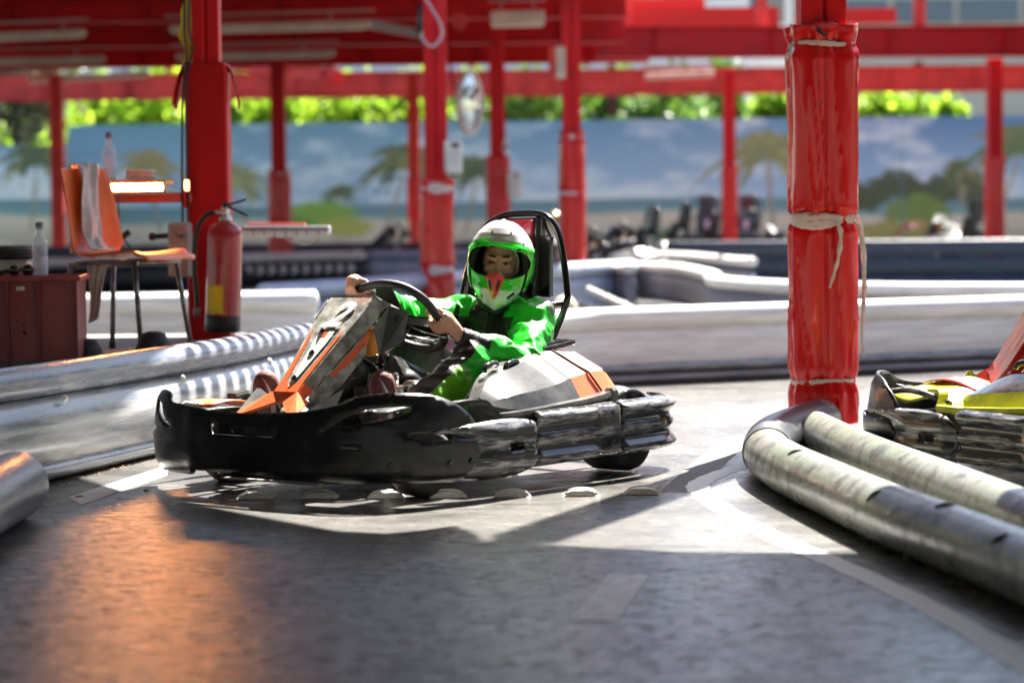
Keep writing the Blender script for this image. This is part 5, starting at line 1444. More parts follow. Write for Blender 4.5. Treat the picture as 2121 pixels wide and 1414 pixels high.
# stand-up collar, zip, cuffs
b = MB()
b.grid(lambda u, v: (-.445 + (.078 - .012 * v) * math.cos(2 * PI * u) + .01, .03 + (.082 - .012 * v) * math.sin(2 * PI * u), .615 + .065 * v + .008 * math.cos(2 * PI * u)), 40, 5, wrap=True)
b.build('collar', mat('black_cloth', (.012, .012, .014), .6, bump=.3, bs=60), suit, solid=.006)
b = MB(); b.tube(cr([(-.362, .062, .655), (-.322, .060, .60), (-.300, .055, .52), (-.268, .05, .44)], 5), .004, 0, 8); b.build('zip', m_poddark, suit)
for s_ in 'LR':
    a = Vector(J['el' + s_]); c = Vector(J['wr' + s_]); d = (c - a).normalized(); L_ = (c - a).length
    P_ = [a + d * L_ * t for t in np.linspace(.80, 1.04, 7)]
    MB().tube(P_, [.042, .0415, .039, .040, .037, .037, .034], 0, 20).build('cuff', mat('grey_cuff', (.035, .035, .04), .65, bump=.5, bs=70) if s_ == 'L' else mat('pale_grey_cuff', (.20, .20, .21), .6, bump=.5, bs=70), suit)
# green piping seams on the shoulder flap
b = MB(); b.tube(cr([(-.43, .115, .690), (-.405, .135, .684), (-.38, .20, .655), (-.40, .255, .60)], 5), .0035, 0, 8)
b.tube(cr([(-.37, -.075, .645), (-.335, -.12, .60), (-.31, -.14, .55)], 5), .003, 0, 8); b.build('piping', mat('green_piping', (.05, .65, .06), .4), suit)
# shoes: sole towards the front
m_sole = mat('shoe_sole', (.42, .26, .23), .6, col2=(.25, .13, .11), ns=60, lo=.45, hi=.6, bump=.5, bs=220)
m_foxing = mat('shoe_white_rubber', (.72, .66, .64), .5)
for s_, c_, pp in (('L', (.455, .205, .285), (.0, 0)), ('R', (.615, -.232, .285), (0, 0))):
    c_ = Vector(c_); fwd = Vector((.92, 0, -.18)).normalized(); up_ = Vector((.18, 0, .95)).normalized(); sd = Vector((0, 1, 0))
    def outl(t): # half width along the foot, t from heel to toe
        return .036 + .012 * math.sin((t - .45) * PI * 1.0) * 1.0
    ring = []
    for k in range(36):
        a = 2 * PI * k / 36; t = .5 + .5 * math.sin(a); w_ = outl(t) * abs(math.cos(a)) ** .62 * (1 if math.cos(a) > 0 else -1)
        ring.append((w_, (t - .5) * .255))
    shoe = SDF(tuple(c_ - Vector((.16, .09, .18))), tuple(c_ + Vector((.10, .09, .18))), .004)
    for k in range(9):
        t = k / 8; p = c_ + up_ * ((t - .5) * .21) - fwd * (.030 + .010 * (1 - t))
        shoe.ell(p, (outl(t) * .86, outl(t) * .92, outl(t) * .86), .02)
    shoe.cap(c_ - up_ * .07 - fwd * .03, Vector(J['an' + s_]), .042, .045, .02)
    V_, Q_ = shoe.mesh(); sh_ = np_mesh('shoe', V_, Q_, [mat('shoe_upper', (.16, .05, .05), .7, bump=.4, bs=90)], person)
    b = MB(); vs = [c_ + sd * w_ + up_ * h_ + fwd * f_ for f_ in (-.022, .004) for (w_, h_) in ring]; n_ = 36
    b.add(vs, [(i, (i + 1) % n_, n_ + (i + 1) % n_, n_ + i) for i in range(n_)], 0, True); b.build('sole_edge', m_foxing, sh_)
    b = MB(); vs = [c_ + fwd * .0045] + [c_ + sd * w_ * .97 + up_ * h_ * .985 + fwd * .0045 for (w_, h_) in ring]
    b.add(vs, [(0, k, k % n_ + 1) for k in range(1, n_ + 1)], 0, False)
    for k in range(-4, 5): b.box(c_ + up_ * (k * .024) + fwd * .006, (.004, .05 - .004 * abs(k), .006), 0, Matrix.Rotation(.35 * (1 if k % 2 else -1), 3, 'X'))
    b.build('sole', m_sole, sh_)

# ---- helmet
hm = SDF((Hc.x - .23, Hc.y - .23, Hc.z - .23), (Hc.x + .23, Hc.y + .23, Hc.z + .23), .0030)
X, Y, Z = np.meshgrid(*hm.ax, indexing='ij'); PH = np.stack([X, Y, Z], -1); q = Hl(PH)
x, y, z = q[..., 0], q[..., 1], q[..., 2]
K = 1 / 545.
ys = np.array([-.185, -.172, -.165, -.150, -.125, -.090, -.050, -.010, .030, .065, .095, .125, .148, .164, .173, .178])
ws = np.array([.0, .020, .034, .058, .086, .113, .127, .1335, .1335, .128, .117, .098, .077, .056, .036, .0])
zf = np.array([.100, .135, .148, .160, .163, .158, .150, .146, .143, .139, .130, .114, .094, .070, .046, .0])
zb = np.array([.030, .05, .06, .085, .125, .150, .160, .165, .163, .158, .145, .118, .090, .060, .032, .0])
yy = np.clip(y, ys[0], ys[-1]); w = np.interp(yy, ys, ws); a = np.where(z > 0, np.interp(yy, ys, zf), np.interp(yy, ys, zb))
p_ = 2.15
rad_ = ((np.abs(x) / np.maximum(w, .004)) ** p_ + (np.abs(z) / np.maximum(a, .004)) ** p_) ** (1 / p_)
d = (rad_ - 1) * np.minimum(np.maximum(w, .004), np.maximum(a, .004)); d = np.maximum(d, np.maximum(ys[0] - y, y - ys[-1]))
# raised centre crest, brow ridge and cheek ridges
d = d - .004 * np.exp(-(x / .035) ** 2) * (y > .09) - .0055 * np.exp(-((y - (.082 - 1.2 * x * x)) / .010) ** 2) * (z > 0)
d = d - .006 * np.exp(-((np.abs(x) - (.052 + .30 * (y + .125))) / .010) ** 2) * (y < -.075) * (y > -.15) * (z > 0)
port = ((np.abs(x - .0) / .1215) ** 2.4 + (np.abs((y - .018 + 0.05 * x) / np.where(y > .018, .060, .066)) ** 2.2)) ** (1 / 2.3) - 1
port = port * .06
nosebar = np.maximum(np.abs(x + .004) - (.024 + .25 * np.clip(-.02 - y, 0, 1)), y + .020)
inner = d + .022
shell = np.maximum(d, -inner)
cut = np.where(z > -.005, np.maximum(port, -(nosebar)), 1.0)
shell = np.maximum(shell, -cut)
shell = np.maximum(shell, -(y + .130 + 1.1 * (z + .02) * (z < 0.02)) * (z < .04) - (z >= .04) * 1.0)  # open neck behind the chin bar
hm.f = shell.astype(np.float32)
Vh, Qh = hm.mesh(); Vh = smooth_mesh(Vh, Qh, 2, .5)
ql = Hl(Vh); x, y, z = ql.T
port = (((np.abs(x) / .1215) ** 2.4 + (np.abs((y - .018 + .05 * x) / np.where(y > .018, .060, .066)) ** 2.2)) ** (1 / 2.3) - 1) * .06
w = np.interp(y, ys, ws); a = np.where(z > 0, np.interp(y, ys, zf), np.interp(y, ys, zb))
rad_ = ((np.abs(x) / np.maximum(w, .004)) ** p_ + (np.abs(z) / np.maximum(a, .004)) ** p_) ** (1 / p_)
inside = (rad_ - 1) * np.minimum(w, a) < -.009
hc = np.tile(np.array([.74, .74, .73]), (len(Vh), 1))
band = (port < .017 + .010 * (y > .05) * (1 - np.abs(x) * 5)) & (z > -.02)
low_g = (y < -.030) & (y > -.090 - .28 * (.1 - np.abs(x)).clip(0, .06)) & (port < .038) & (z > 0)
side_g = (np.abs(x) > .10) & (y < .085 - 0 * x) & (y > -.05) & (z > -.01) & (port < .022)
hc[band | low_g | side_g] = (.035, .62, .025)
hc[inside] = (.008, .008, .009)
for sx in (-1, 1):   # vents
    u_ = np.abs(x - sx * .060) ; hc[(u_ < .013) & (np.abs(y + .112 + (x - sx * .06) * -sx * .9) < .0065) & (z > 0)] = (.02, .05, .03)
    hc[(np.abs(x - .006 - sx * .037) < .0035) & (np.abs(y - .129) < .006) & (z > 0)] = (.03, .03, .03)
fore = (z > 0) & (((y > .108) & (y < .125 + .0 * x) & (x > -.035) & (x < .045) & (y > .108 + .25 * np.abs(x + .005))) | ((y > .092) & (y < .110) & (np.abs(x + .002) < .055 - 2.0 * (y - .092) ) ))
hc[fore] = (.42, .33, .32)
helmet = np_mesh('helmet', Vh, Qh, [m_shell], person, colors=hc.astype(np.float32))
m_liner = mat('helmet_liner', (.010, .010, .012), .9)
for sx in (-1, 1):
    MB().grid(lambda u, v, sx=sx: H(sx * (.084 + .022 * math.sin(v * PI)), -.11 + .20 * v, -.02 + .11 * u), 6, 10).build('cheek_pad', m_liner, helmet, solid=.02)
# beak: faceted red nose guard on the chin bar
m_beak = mat('coral_red_plastic', (.85, .055, .07), .28, coat=.4); m_beak2 = mat('orange_edge', (.9, .16, .08), .3, coat=.3)
b = MB(); bx, by, bz = -.004, -.030, .160
B_ = dict(tl=(bx - .014, .000 - .026, bz - .012), tr=(bx + .014, -.026, bz - .012), L=(bx - .036, -.044, bz - .016), R=(bx + .036, -.044, bz - .016), c=(bx, -.046, bz + .012), tip=(bx, -.130, bz + .010), ml=(bx - .010, -.052, bz + .009), mr=(bx + .010, -.052, bz + .009), bl=(bx - .018, -.100, bz - .006), br=(bx + .018, -.100, bz - .006))
k_ = list(B_); vs = [H(*B_[i]) for i in k_]; ix = {n_: i for i, n_ in enumerate(k_)}
b.add(vs, [(ix['tl'], ix['L'], ix['ml']), (ix['tl'], ix['ml'], ix['c']), (ix['tl'], ix['c'], ix['tr']), (ix['tr'], ix['c'], ix['mr']), (ix['tr'], ix['mr'], ix['R']), (ix['L'], ix['bl'], ix['ml']), (ix['ml'], ix['bl'], ix['tip']), (ix['R'], ix['mr'], ix['br']), (ix['mr'], ix['tip'], ix['br']), (ix['ml'], ix['tip'], ix['c']), (ix['mr'], ix['c'], ix['tip'])], 0, False)
bk = b.build('beak', m_beak, helmet, solid=.008, offset=0)
b = MB()
for sx in (-1, 1):
    p = [(bx + sx * .017, -.050, bz + .0085), (bx + sx * .026, -.058, bz + .002), (bx + sx * .0165, -.092, bz + .0055), (bx + sx * .009, -.100, bz + .0105), (bx + sx * .0115, -.070, bz + .0105)]
    b.add([H(a_, c_, d_ + .003) for a_, c_, d_ in p], [(0, 1, 2, 3, 4) if sx > 0 else (4, 3, 2, 1, 0)], 0, False)
b.build('beak_slot', m_dark, bk)
b = MB(); b.tube([H(bx, -.046, bz + .0165), H(bx, -.126, bz + .0145)], [.0035, .002], 0, 8); b.build('beak_ridge', m_beak2, bk)
# green brow fins with small screens
b = MB()
for pts in ([(-.100, .070, .108), (-.070, .098, .118), (-.030, .084, .146), (-.034, .078, .148), (-.062, .080, .135)], [(-.020, .084, .150), (.030, .082, .148), (.040, .073, .148), (.0, .076, .153)], [(.040, .076, .146), (.100, .076, .112), (.116, .060, .098), (.060, .066, .140)]):
    b.add([H(a_, c_ - .004, d_ + .004) for a_, c_, d_ in pts], [tuple(range(len(pts)))], 0, False)
b.build('brow_fin', mat('bright_green_plastic', (.04, .62, .03), .2, coat=.4), helmet, solid=.007)
for c_ in ((-.076, .078, .128), (.076, .066, .132)):
    b = MB(); b.add([H(c_[0] - .012, c_[1] - .003, c_[2] + .002), H(c_[0] + .014, c_[1] - .001, c_[2] + .006), H(c_[0] + .012, c_[1] + .006, c_[2] + .002), H(c_[0] - .010, c_[1] + .006, c_[2] - .004)], [(0, 1, 2, 3)], 0, False); b.build('brow_vent', m_dark, helmet)
# rubber rim round the neck opening, chin strap
b = MB(); b.tube([H(-.086 + .172 * t, -.128 - .052 * math.sin(t * PI) ** .8, .10 * math.sin(t * PI) + .035) for t in np.linspace(0, 1, 20)], .005, 0, 8); b.build('edge_trim', m_dark, helmet)
b = MB(); b.tube(cr([(-.55, -.20, .70), (-.49, -.13, .655), (-.42, -.085, .63), (-.36, -.045, .60)], 5), .022, 0, 10); b.build('neck_brace', mat('brown_brace', (.05, .022, .018), .5, bump=.3), suit)
b = MB(); b.tube([(-.60, -.16, .76), (-.53, -.165, .66)], .010, 0, 8); b.box((-.50, -.135, .67), (.04, .04, .03), 0, bev=.01); b.build('harness', mat('pink_webbing', (.35, .14, .11), .6), suit)
tag(person, 'driver in green and black race suit and white-green helmet, both hands on the wheel', 'person')
for o_ in (k1, person):
    o_.rotation_euler = (rad(.7), 0, rad(230)); o_.location = (KO[0], KO[1], -.002)
# ------------------------------------------------------------------ parked karts
k2 = make_kart('parked kart with yellow and red bodywork behind the two worn tubes', 'racing karts', None, m_redpl, None, podm=m_yelpl, panel=m_redpl, fender=(m_yelpl, m_redpl))
place(k2, loc=(2.28, 8.84, 0), yaw=150)
m_darkkart = mat('dark_kart_plastic', (.012, .016, .022), .35)
k3 = make_kart('dark kart with its seat hoop standing left of the far navy barrier', 'racing karts', None, m_darkkart, None, podm=m_darkkart, panel=m_darkkart, side=m_dark, seatpad=m_seatblk, detail=False)
k3.location = (1.75 + .2, 40.2, .12); k3.rotation_euler.z = rad(200)
def kcopy(px, d, rz, lab, z=.12):
    c = copy_tree(k3); c.location = (W(px, 500, d).x, d, z); c.rotation_euler.z = rad(rz); c['label'] = lab; return c
k3.location = (W(1262, 500, 31).x, 31.0, .06)
kcopy(1328, 32.5, 190, 'dark kart close behind and right of the first one, seats side by side')
kcopy(1465, 41.2, 265, 'dark kart with an upright open seat hoop left of the red column', .26)
kcopy(1548, 41.4, 262, 'dark kart with an upright open seat hoop just right of the red column', .26)
kcopy(1975, 41.5, 120, 'dark kart parked before the green painted bush, left of the rightmost column')
kcopy(858, 37.5, 180, 'dark kart half hidden left of the padded column with the switch box')
kcopy(1120, 38.5, 170, 'dark kart hidden behind the seat hoop of the driven kart')
k4 = make_kart('green kart low between the dark karts behind the winding barrier', 'racing karts', None, m_grnpl, None, podm=m_grnpl, panel=m_grnpl, side=m_dark, seatpad=m_seatblk, detail=False)
k4.location = (W(1415, 500, 40.6).x, 40.6, -.02); k4.rotation_euler.z = rad(150)
q = empty('nose_cone', (W(1877, 500, 41.6).x, 41.6, .40)); b = MB()
b.grid(lambda u, v: ((u - .5) * .62 * (1 - .35 * v), -.15 + .3 * v, .36 * math.sin(min(1, u * 1.3) * PI * .62) * (1 - .3 * v)), 10, 6); b.build('cover', m_redpl, q, solid=.012)
MB().box((0, 0, -.02), (.66, .36, .03), 0, bev=.01).build('base', m_dark, q)
tag(q, 'red fairing cover of a kart lying before the painted green bush', 'kart cover', None)
pf = MB(); pf.box((3, 41.3, .055), (12, 2.6, .11), 0, bev=.02); tag(pf.build('far_pit_kerb', m_concrete), kind='structure')
# yellow helmet on the kart behind the hoop
p = W(1149, 456, 38.0); q = empty('yellow_helmet', p)
MB().lathe([(.0, .13), (.06, .118), (.105, .08), (.125, .02), (.118, -.05), (.095, -.11), (.08, -.13)], (0, 0, 0), (0, 0, 1), 24).build('shell', mat('yellow_shell', (.75, .55, .02), .25, coat=.4), q, solid=.01)
b = MB(); b.grid(lambda u, v: (.128 * math.sin((u - .5) * 2), -.128 * math.cos((u - .5) * 2), -.03 + .07 * v), 12, 4); b.build('visor', m_black, q, solid=.004)
tag(q, 'yellow helmet showing between the seat hoop and the padded column', 'helmet')

# ------------------------------------------------------------------ left pit island
pi_ = MB(); pi_.box((-3.9, 12.35, .175), (4.9, 2.1, .35), 0, bev=.02); tag(pi_.build('pit_platform', m_concrete), kind='structure')
ZP = .35
# orange chair
cp_ = W(262, 540, 11.65); ch = empty('orange_chair', (cp_.x, 11.65, ZP), rad(-27))
m_org = mat('orange_shell', (.80, .20, .055), .36, bump=.05, bs=60, col2=(.72, .16, .04), ns=4)
prof = cr([(.262, 0, .440), (.245, 0, .462), (.17, 0, .472), (.02, 0, .458), (-.13, 0, .452), (-.195, 0, .475), (-.222, 0, .54), (-.245, 0, .66), (-.275, 0, .80), (-.300, 0, .885)], 5)
def chf(u, v):
    i = u * (len(prof) - 1); k = min(int(i), len(prof) - 2); p = prof[k].lerp(prof[k + 1], i - k)
    w_ = .215 - .03 * max(0, .12 - u) / .12 - .035 * max(0, (u - .55) / .45) - .04 * math.exp(-((u - .52) / .08) ** 2)
    s_ = (v - .5) * 2; e = abs(s_) ** 2.6
    back = max(0, min(1, (u - .5) / .15))
    return (p.x + back * e * .055, s_ * w_, p.z + (1 - back) * e * .018 - (e ** 2) * .02 * (1 - back) * (u < .2))
b = MB(); b.grid(chf, 46, 17); b.build('shell', m_org, ch, solid=.007)
b = MB()
for sy_ in (-1, 1):
    b.tube(cr([(.19, sy_ * .17, .43), (.0, sy_ * .175, .435), (-.17, sy_ * .17, .425), (-.215, sy_ * .165, .40)], 4), .011, 0, 10)
b.tube([(.18, -.17, .43), (.18, .17, .43)], .010, 0, 8); b.tube([(-.17, -.17, .425), (-.17, .17, .425)], .010, 0, 8); b.build('seat_frame', m_steel, ch)
for sx, ex in ((.17, .225), (-.20, -.245)):
    for sy_ in (-1, 1):
        b = MB(); b.tube([(sx, sy_ * .17, .43), (ex, sy_ * .205, .012)], .0125, 0, 12); lg = b.build('leg', m_steel, ch)
        MB().lathe([(.0, 0), (.016, 0), (.016, .03), (.0125, .034)], (ex, sy_ * .206, .0), (0, 0, 1), 12).build('foot', m_rubber, lg)
tag(ch, 'orange plastic shell chair with grey steel legs and a towel over it', 'chair')
m_towel = mat('white_towel', (.66, .63, .62), .85, bump=.9, bs=26, col2=(.52, .48, .47), ns=10, lo=.4, hi=.7)
tw = empty('towel', (cp_.x, 11.65, ZP), rad(-27))
pt = cr([(-.325, .10, .47), (-.318, .095, .60), (-.322, .09, .75), (-.322, .085, .88), (-.300, .075, .905), (-.270, .06, .885), (-.238, .02, .76), (-.205, -.01, .64), (-.17, -.04, .54), (-.12, -.06, .485), (-.05, -.085, .476)], 6)
def twf(u, v):
    i = u * (len(pt) - 1); k = min(int(i), len(pt) - 2); p = pt[k].lerp(pt[k + 1], i - k); s_ = (v - .5) * 2
    wv = .065 + .03 * (1 - u) + .008 * math.sin(u * 21); f = .010 * math.sin(s_ * 4.3 + u * 9 + 1.5 * math.sin(u * 11)) + .006 * math.sin(s_ * 8 + u * 17 + 2 * math.sin(u * 6)) + .003 * math.sin(u * 46 + s_ * 5)
    sg_ = -1 if u < .36 else 1
    return (p.x + (f + .012) * sg_ * (1 if u < .9 else .2), p.y + s_ * wv, p.z + abs(f) * .5 + (.012 if u > .8 else 0))
b = MB(); b.grid(twf, 60, 26); b.build('draped_cloth', m_towel, tw, solid=.004)
pt2 = cr([(-.05, -.16, .43), (-.04, -.185, .38), (-.045, -.19, .30), (-.05, -.185, .22), (-.06, -.19, .155)], 6)
def twf2(u, v):
    i = u * (len(pt2) - 1); k = min(int(i), len(pt2) - 2); p = pt2[k].lerp(pt2[k + 1], i - k); s_ = (v - .5) * 2
    return (p.x + s_ * (.055 - .03 * u), p.y + .012 * math.sin(s_ * 8 + u * 5), p.z + .01 * s_ * u)
b = MB(); b.grid(twf2, 26, 16); b.build('hanging_end', m_towel, tw, solid=.004)
tag(tw, 'crumpled white towel draped over the back of the orange chair', 'towel')

# red bar, lamp board, bottle, glass dish
s_l = 12.25
pa = W(207, 410, 12.72); pb = W(399, 410, 12.72); q = empty('red_rail', (pa + pb) / 2)
MB().box((0, 0, 0), ((pb - pa).length, .10, .052), 0, bev=.006).build('bar', mat('orange_red_paint', (.62, .035, .015), .35, coat=.2), q)
MB().box((.21, -.02, -.005), (.012, .13, .10), 0, bev=.003).build('bracket', m_paint, q)
tag(q, 'short orange-red bar reaching left from the column under the glowing board', 'rail')
p0 = W(207, 384, s_l); p1_ = W(338, 384, s_l); L_ = p1_.x - p0.x
q = empty('glowing_lamp_board', ((p0.x + p1_.x) / 2, s_l + .14, p0.z))
m_glow = mat('orange_lamp_glow', (.9, .35, .08), .4, emit=(1.0, .36, .085), estr=105)
MB().box((0, 0, .014), (L_ + .03, .30, .022), 0, bev=.008).build('board', mat('board_wood', (.50, .28, .12), .4), q)
b = MB(); b.box((0, -.138, -.012), (L_, .020, .030), 0, bev=.008); b.build('light_bar', m_glow, q)
for sx in (-1, 1): MB().box((sx * (L_ / 2 + .008), -.150, -.010), (.012, .07, .046), 0, bev=.003).build('end_shield', m_steel, q)  # end plates added to keep the glow off the column
b = MB(); b.box((0, -.012, -.036), (L_ + .03, .29, .014), 0, bev=.004); b.box((0, -.122, -.010), (L_ + .01, .010, .040), 0); b.build('lamp_housing', m_steel, q)  # housing drawn forward to shield the glow from below
tag(q, 'small board with a glowing orange lamp edge behind the orange chair', 'lamp board')
p = W(387, 384, 12.60); q = empty('orange_marker_lamp', p)
MB().box((0, 0, 0), (.022, .02, .055), 0, bev=.008).build('lens', mat('small_glow', (.9, .3, .06), .4, emit=(1, .42, .10), estr=2.5), q)
MB().box((.0, .02, 0), (.03, .02, .065), 0, bev=.006).build('holder', m_dark, q); tag(q, 'tiny orange lamp on the side of the left red column', 'lamp')
m_pet = mat('clear_bottle', (.75, .82, .97), .08, alpha=.34, coat=.6); m_water = mat('water_bottle_body', (.60, .70, .95), .05, alpha=.22, coat=.8); m_bcap = mat('grey_blue_cap', (.20, .20, .30), .4); m_lab = mat('clear_ridge', (.55, .60, .72), .2, alpha=.5)
def bottle(c, h, lab):
    q = empty('water_bottle', c); r_ = h * .145; pr = []
    for k in range(60):
        z = k / 59 * .74; rr = r_
        if z < .02: rr = r_ * (.86 + 7 * z)
        rr *= 1 + .035 * math.sin(z * 2 * PI * 15) * (.06 < z < .34) + .05 * math.sin(z * 2 * PI * 11) * (.42 < z < .62)
        if .36 < z < .40: rr *= .93
        if z > .62: rr = r_ * (1 - .5 * ((z - .62) / .12) ** 1.4) if z < .74 else r_ * .5
        pr.append((rr, z * h))
    pr += [(r_ * .46, .78 * h), (r_ * .42, .86 * h), (r_ * .44, .90 * h)]
    MB().lathe(pr, n=28).build('bottle_body', m_pet, q)
    b = MB(); b.lathe([(r_ * .84 * 1.0, .012 * h)] + [(r_ * (.955 + .03 * math.sin(z * 60)), z * h) for z in np.linspace(.04, .46, 24)] + [(.0, .465 * h)], n=24); b.build('water', m_water, q)
    MB().lathe([(r_ * .50, .90 * h), (r_ * .52, .905 * h), (r_ * .52, .985 * h), (r_ * .46, 1.0 * h), (0, 1.0 * h)], n=20).build('bottle_cap', m_bcap, q)
    MB().lathe([(r_ * .52, .865 * h), (r_ * .54, .87 * h), (r_ * .54, .885 * h), (r_ * .46, .89 * h)], n=20).build('neck_ring', m_bcap, q)
    tag(q, lab, 'bottle', 'clear plastic water bottles'); return q
p = W(227, 372, s_l + .12); bottle((p.x, s_l + .12, p0.z + .026), .245, 'clear water bottle standing on the glowing lamp board')
p = W(291, 368, s_l + .1); q = empty('glass_dish', (p.x, s_l + .1, p0.z + .027))
MB().lathe([(.0, .006), (.055, .006), (.068, .010), (.074, .045), (.078, .048), (.078, .002), (.0, .0)], n=28).build('bowl', mat('pinkish_glass', (.85, .50, .38), .05, alpha=.5, coat=1), q)
MB().lathe([(.074, .040), (.080, .044), (.080, .050), (.072, .049)], n=28).build('rim', mat('glass_rim', (.9, .75, .65), .08, coat=1), q)
tag(q, 'round glass ashtray next to the bottle on the glowing board', 'ashtray')
# cables and plugs under the board
p = W(245, 400, 12.45); q = empty('hanging_cable', p); k_ = 12.45 / F
MB().tube(cr([(0, 0, .0), (0, 0, -60 * k_), (.005, 0, -80 * k_), (.03, 0, -98 * k_), (.06, 0, -112 * k_)], 5), .004, 0, 6).build('cable', m_dark, q)
MB().tube([(.012, 0, -92 * k_), (.055, 0, -80 * k_)], .016, 0, 10).build('plug', m_dark, q); tag(q, 'thin black cable with a plug hanging below the glowing board', 'cable')
p = W(332, 490, 12.5); q = empty('microphone', p); MB().tube([(-.03, 0, .0), (.04, 0, .004)], .014, 0, 10).build('handle', m_dark, q); MB().lathe([(0, -.022), (.018, -.015), (.022, 0), (.018, .015), (0, .022)], (-.04, 0, 0), (1, 0, 0), 12).build('head', m_dark, q); tag(q, 'black plug end sticking out left of the pale box', 'plug')
# pale junction box at the column
p = W(374, 517, 12.62); q = empty('junction_box', p); MB().box((0, 0, 0), (.115, .12, .285), 0, bev=.012).build('housing', mat('pinkish_grey_box', (.42, .35, .33), .5), q)
b = MB(); b.lathe([(.0, 0), (.026, 0), (.028, .004), (.022, .006), (.0, .006)], (.01, -.061, .09), (0, -1, 0), 20); b.build('knob', m_steel, q); MB().box((0, -.062, -.04), (.09, .005, .14), 0).build('lid', mat('pinkish_grey_lid', (.46, .39, .37), .5), q)
tag(q, 'pinkish grey junction box between the chair front and the column', 'junction box')
# black cables down the column and the yellow flag
for i, (pts, lab) in enumerate((([(383, -30), (382, 60), (386, 130), (379, 180), (377, 300), (378, 460), (381, 575)], 'outer black cable running down beside the left column'),
                                ([(392, -30), (391, 60), (398, 100), (388, 170), (388, 330), (390, 480), (392, 560)], 'inner black cable running down beside the left column'))):
    P_ = [W(a, c, 12.66) for a, c in pts]; q = empty('power_cable', P_[0])
    MB().tube(cr([p - P_[0] for p in P_], 8), .0062, 0, 8).build('cable', m_dark, q)
    MB().box(P_[2] - P_[0], (.02, .02, .02), 0, bev=.005).build('cable_clip', m_dark, q); tag(q, lab, 'cable', 'black cables beside the left column')
p = W(389, 60, 12.9); q = empty('yellow_flag', p); k_ = 12.9 / F
m_flag = mat('yellow_cloth', (.70, .62, .02), .7, translucent=.3, bump=.3, bs=12)
def flg(u, v): return ((-14 + 30 * u + (4 * math.sin(v * 9) + 3 * math.sin(v * 17)) * (1 - u)) * k_, .02 * math.sin(u * 5 + v * 6), (80 - 150 * v) * k_)
MB().grid(flg, 10, 26).build('cloth', m_flag, q, solid=.002); MB().tube([(16 * k_, .01, 90 * k_), (15 * k_, .01, -72 * k_)], .006, 0, 8).build('stick', m_dark, q)
tag(q, 'rolled yellow flag hanging left of the upper left column', 'flag')

# fire extinguisher
pe = W(461, 688, 12.42); q = empty('fire_extinguisher', (pe.x, 12.42, pe.z), 0, 0, rad(2.4))
m_ext = mat('extinguisher_red', (.34, .010, .018), .30, coat=.35, col2=(.50, .06, .06), ns=22, lo=.58, hi=.8, bump=.05, bs=60)
R = .090
MB().lathe([(R, .07), (R, .485), (R * .97, .515), (R * .84, .545), (R * .6, .562), (R * .34, .570), (.022, .574), (.022, .590)], n=40).build('cylinder', m_ext, q)
MB().lathe([(.0, .0), (R * .98, .0), (R * 1.02, .006), (R * 1.02, .085), (R * .99, .09)], n=40).build('base_ring', m_dark, q)
b = MB(); b.lathe([(.030, .572), (.034, .578), (.034, .588), (.022, .592), (.018, .62), (.024, .625), (.024, .640), (.012, .642)], n=20); b.tube([(0, 0, .615), (-.055, -.01, .612)], .011, 0, 12); b.build('valve', m_alu, q)
b = MB(); b.box((.045, 0, .665), (.125, .022, .012), 0, Matrix.Rotation(-.32, 3, 'Y'), bev=.004); b.box((.055, 0, .628), (.13, .022, .012), 0, Matrix.Rotation(.42, 3, 'Y'), bev=.004); b.box((.0, 0, .648), (.035, .028, .035), 0, bev=.006); b.build('handle', m_dark, q)
MB().tube(cr([(-.055, -.01, .612), (-.085, -.015, .605), (-.125, -.02, .56), (-.150, -.02, .47), (-.150, -.02, .32), (-.135, -.025, .19), (-.128, -.03, .12)], 7), .0125, 0, 12).build('hose', m_dark, q)
MB().lathe([(.014, 0), (.019, .004), (.020, .045), (.015, .05)], (-.128, -.03, .075), (0, 0, 1), 14).build('hose_nozzle', m_steel, q)
b = MB()
b.grid(lambda u, v: ((R + .0012) * math.sin(-1.02 + 1.12 * u), -(R + .0012) * math.cos(-1.02 + 1.12 * u), .098 + .145 * v), 14, 3); lb = b.build('yellow_label', mat('yellow_label', (.85, .66, .02), .45, col2=(.75, .56, .02), ns=20), q)
b = MB()
for (u0, u1, v0, v1) in ((.06, .94, .05, .065), (.06, .94, .935, .95), (.06, .075, .05, .95), (.925, .94, .05, .95)):
    b.grid(lambda u, v: ((R + .0024) * math.sin(-1.02 + 1.12 * (u0 + (u1 - u0) * u)), -(R + .0024) * math.cos(-1.02 + 1.12 * (u0 + (u1 - u0) * u)), .098 + .145 * (v0 + (v1 - v0) * v)), 8, 3)
b.build('label_border', mat('label_ink', (.20, .13, .02), .5), lb)
tag(q, 'dark red fire extinguisher with black hose and yellow label on the left column', 'fire extinguisher')

# LED board with wire
pa = W(503, 481, 13.5); pb = W(682, 481, 13.5); L_ = pb.x - pa.x; q = empty('led_floodlight', ((pa.x + pb.x) / 2, 13.5, pa.z), 0, 0, rad(.6))
MB().box((0, .06, .008), (L_, .20, .05), 0, bev=.006).build('housing', mat('grey_anodised', (.33, .33, .38), .35, .5), q)
m_led = mat('led_lens', (.72, .70, .66), .25, bump=.8, bs=160)
for k in range(8): MB().box((-L_ / 2 + (k + .5) * L_ / 8, -.045, -.012), (L_ / 8 * .84, .016, .036), 0, bev=.005).build('led_block', m_led, q)
MB().tube(cr([(-.02, .0, -.02), (.03, .0, -.055), (.10, .0, -.072), (.16, 0, -.06), (.20, 0, -.02)], 6), .004, 0, 8).build('wire', mat('pale_wire', (.45, .38, .33), .5), q)
MB().box((-.06, .06, .042), (L_ * .68, .06, .014), 0, bev=.003).build('red_strip', m_paint_pale, q)
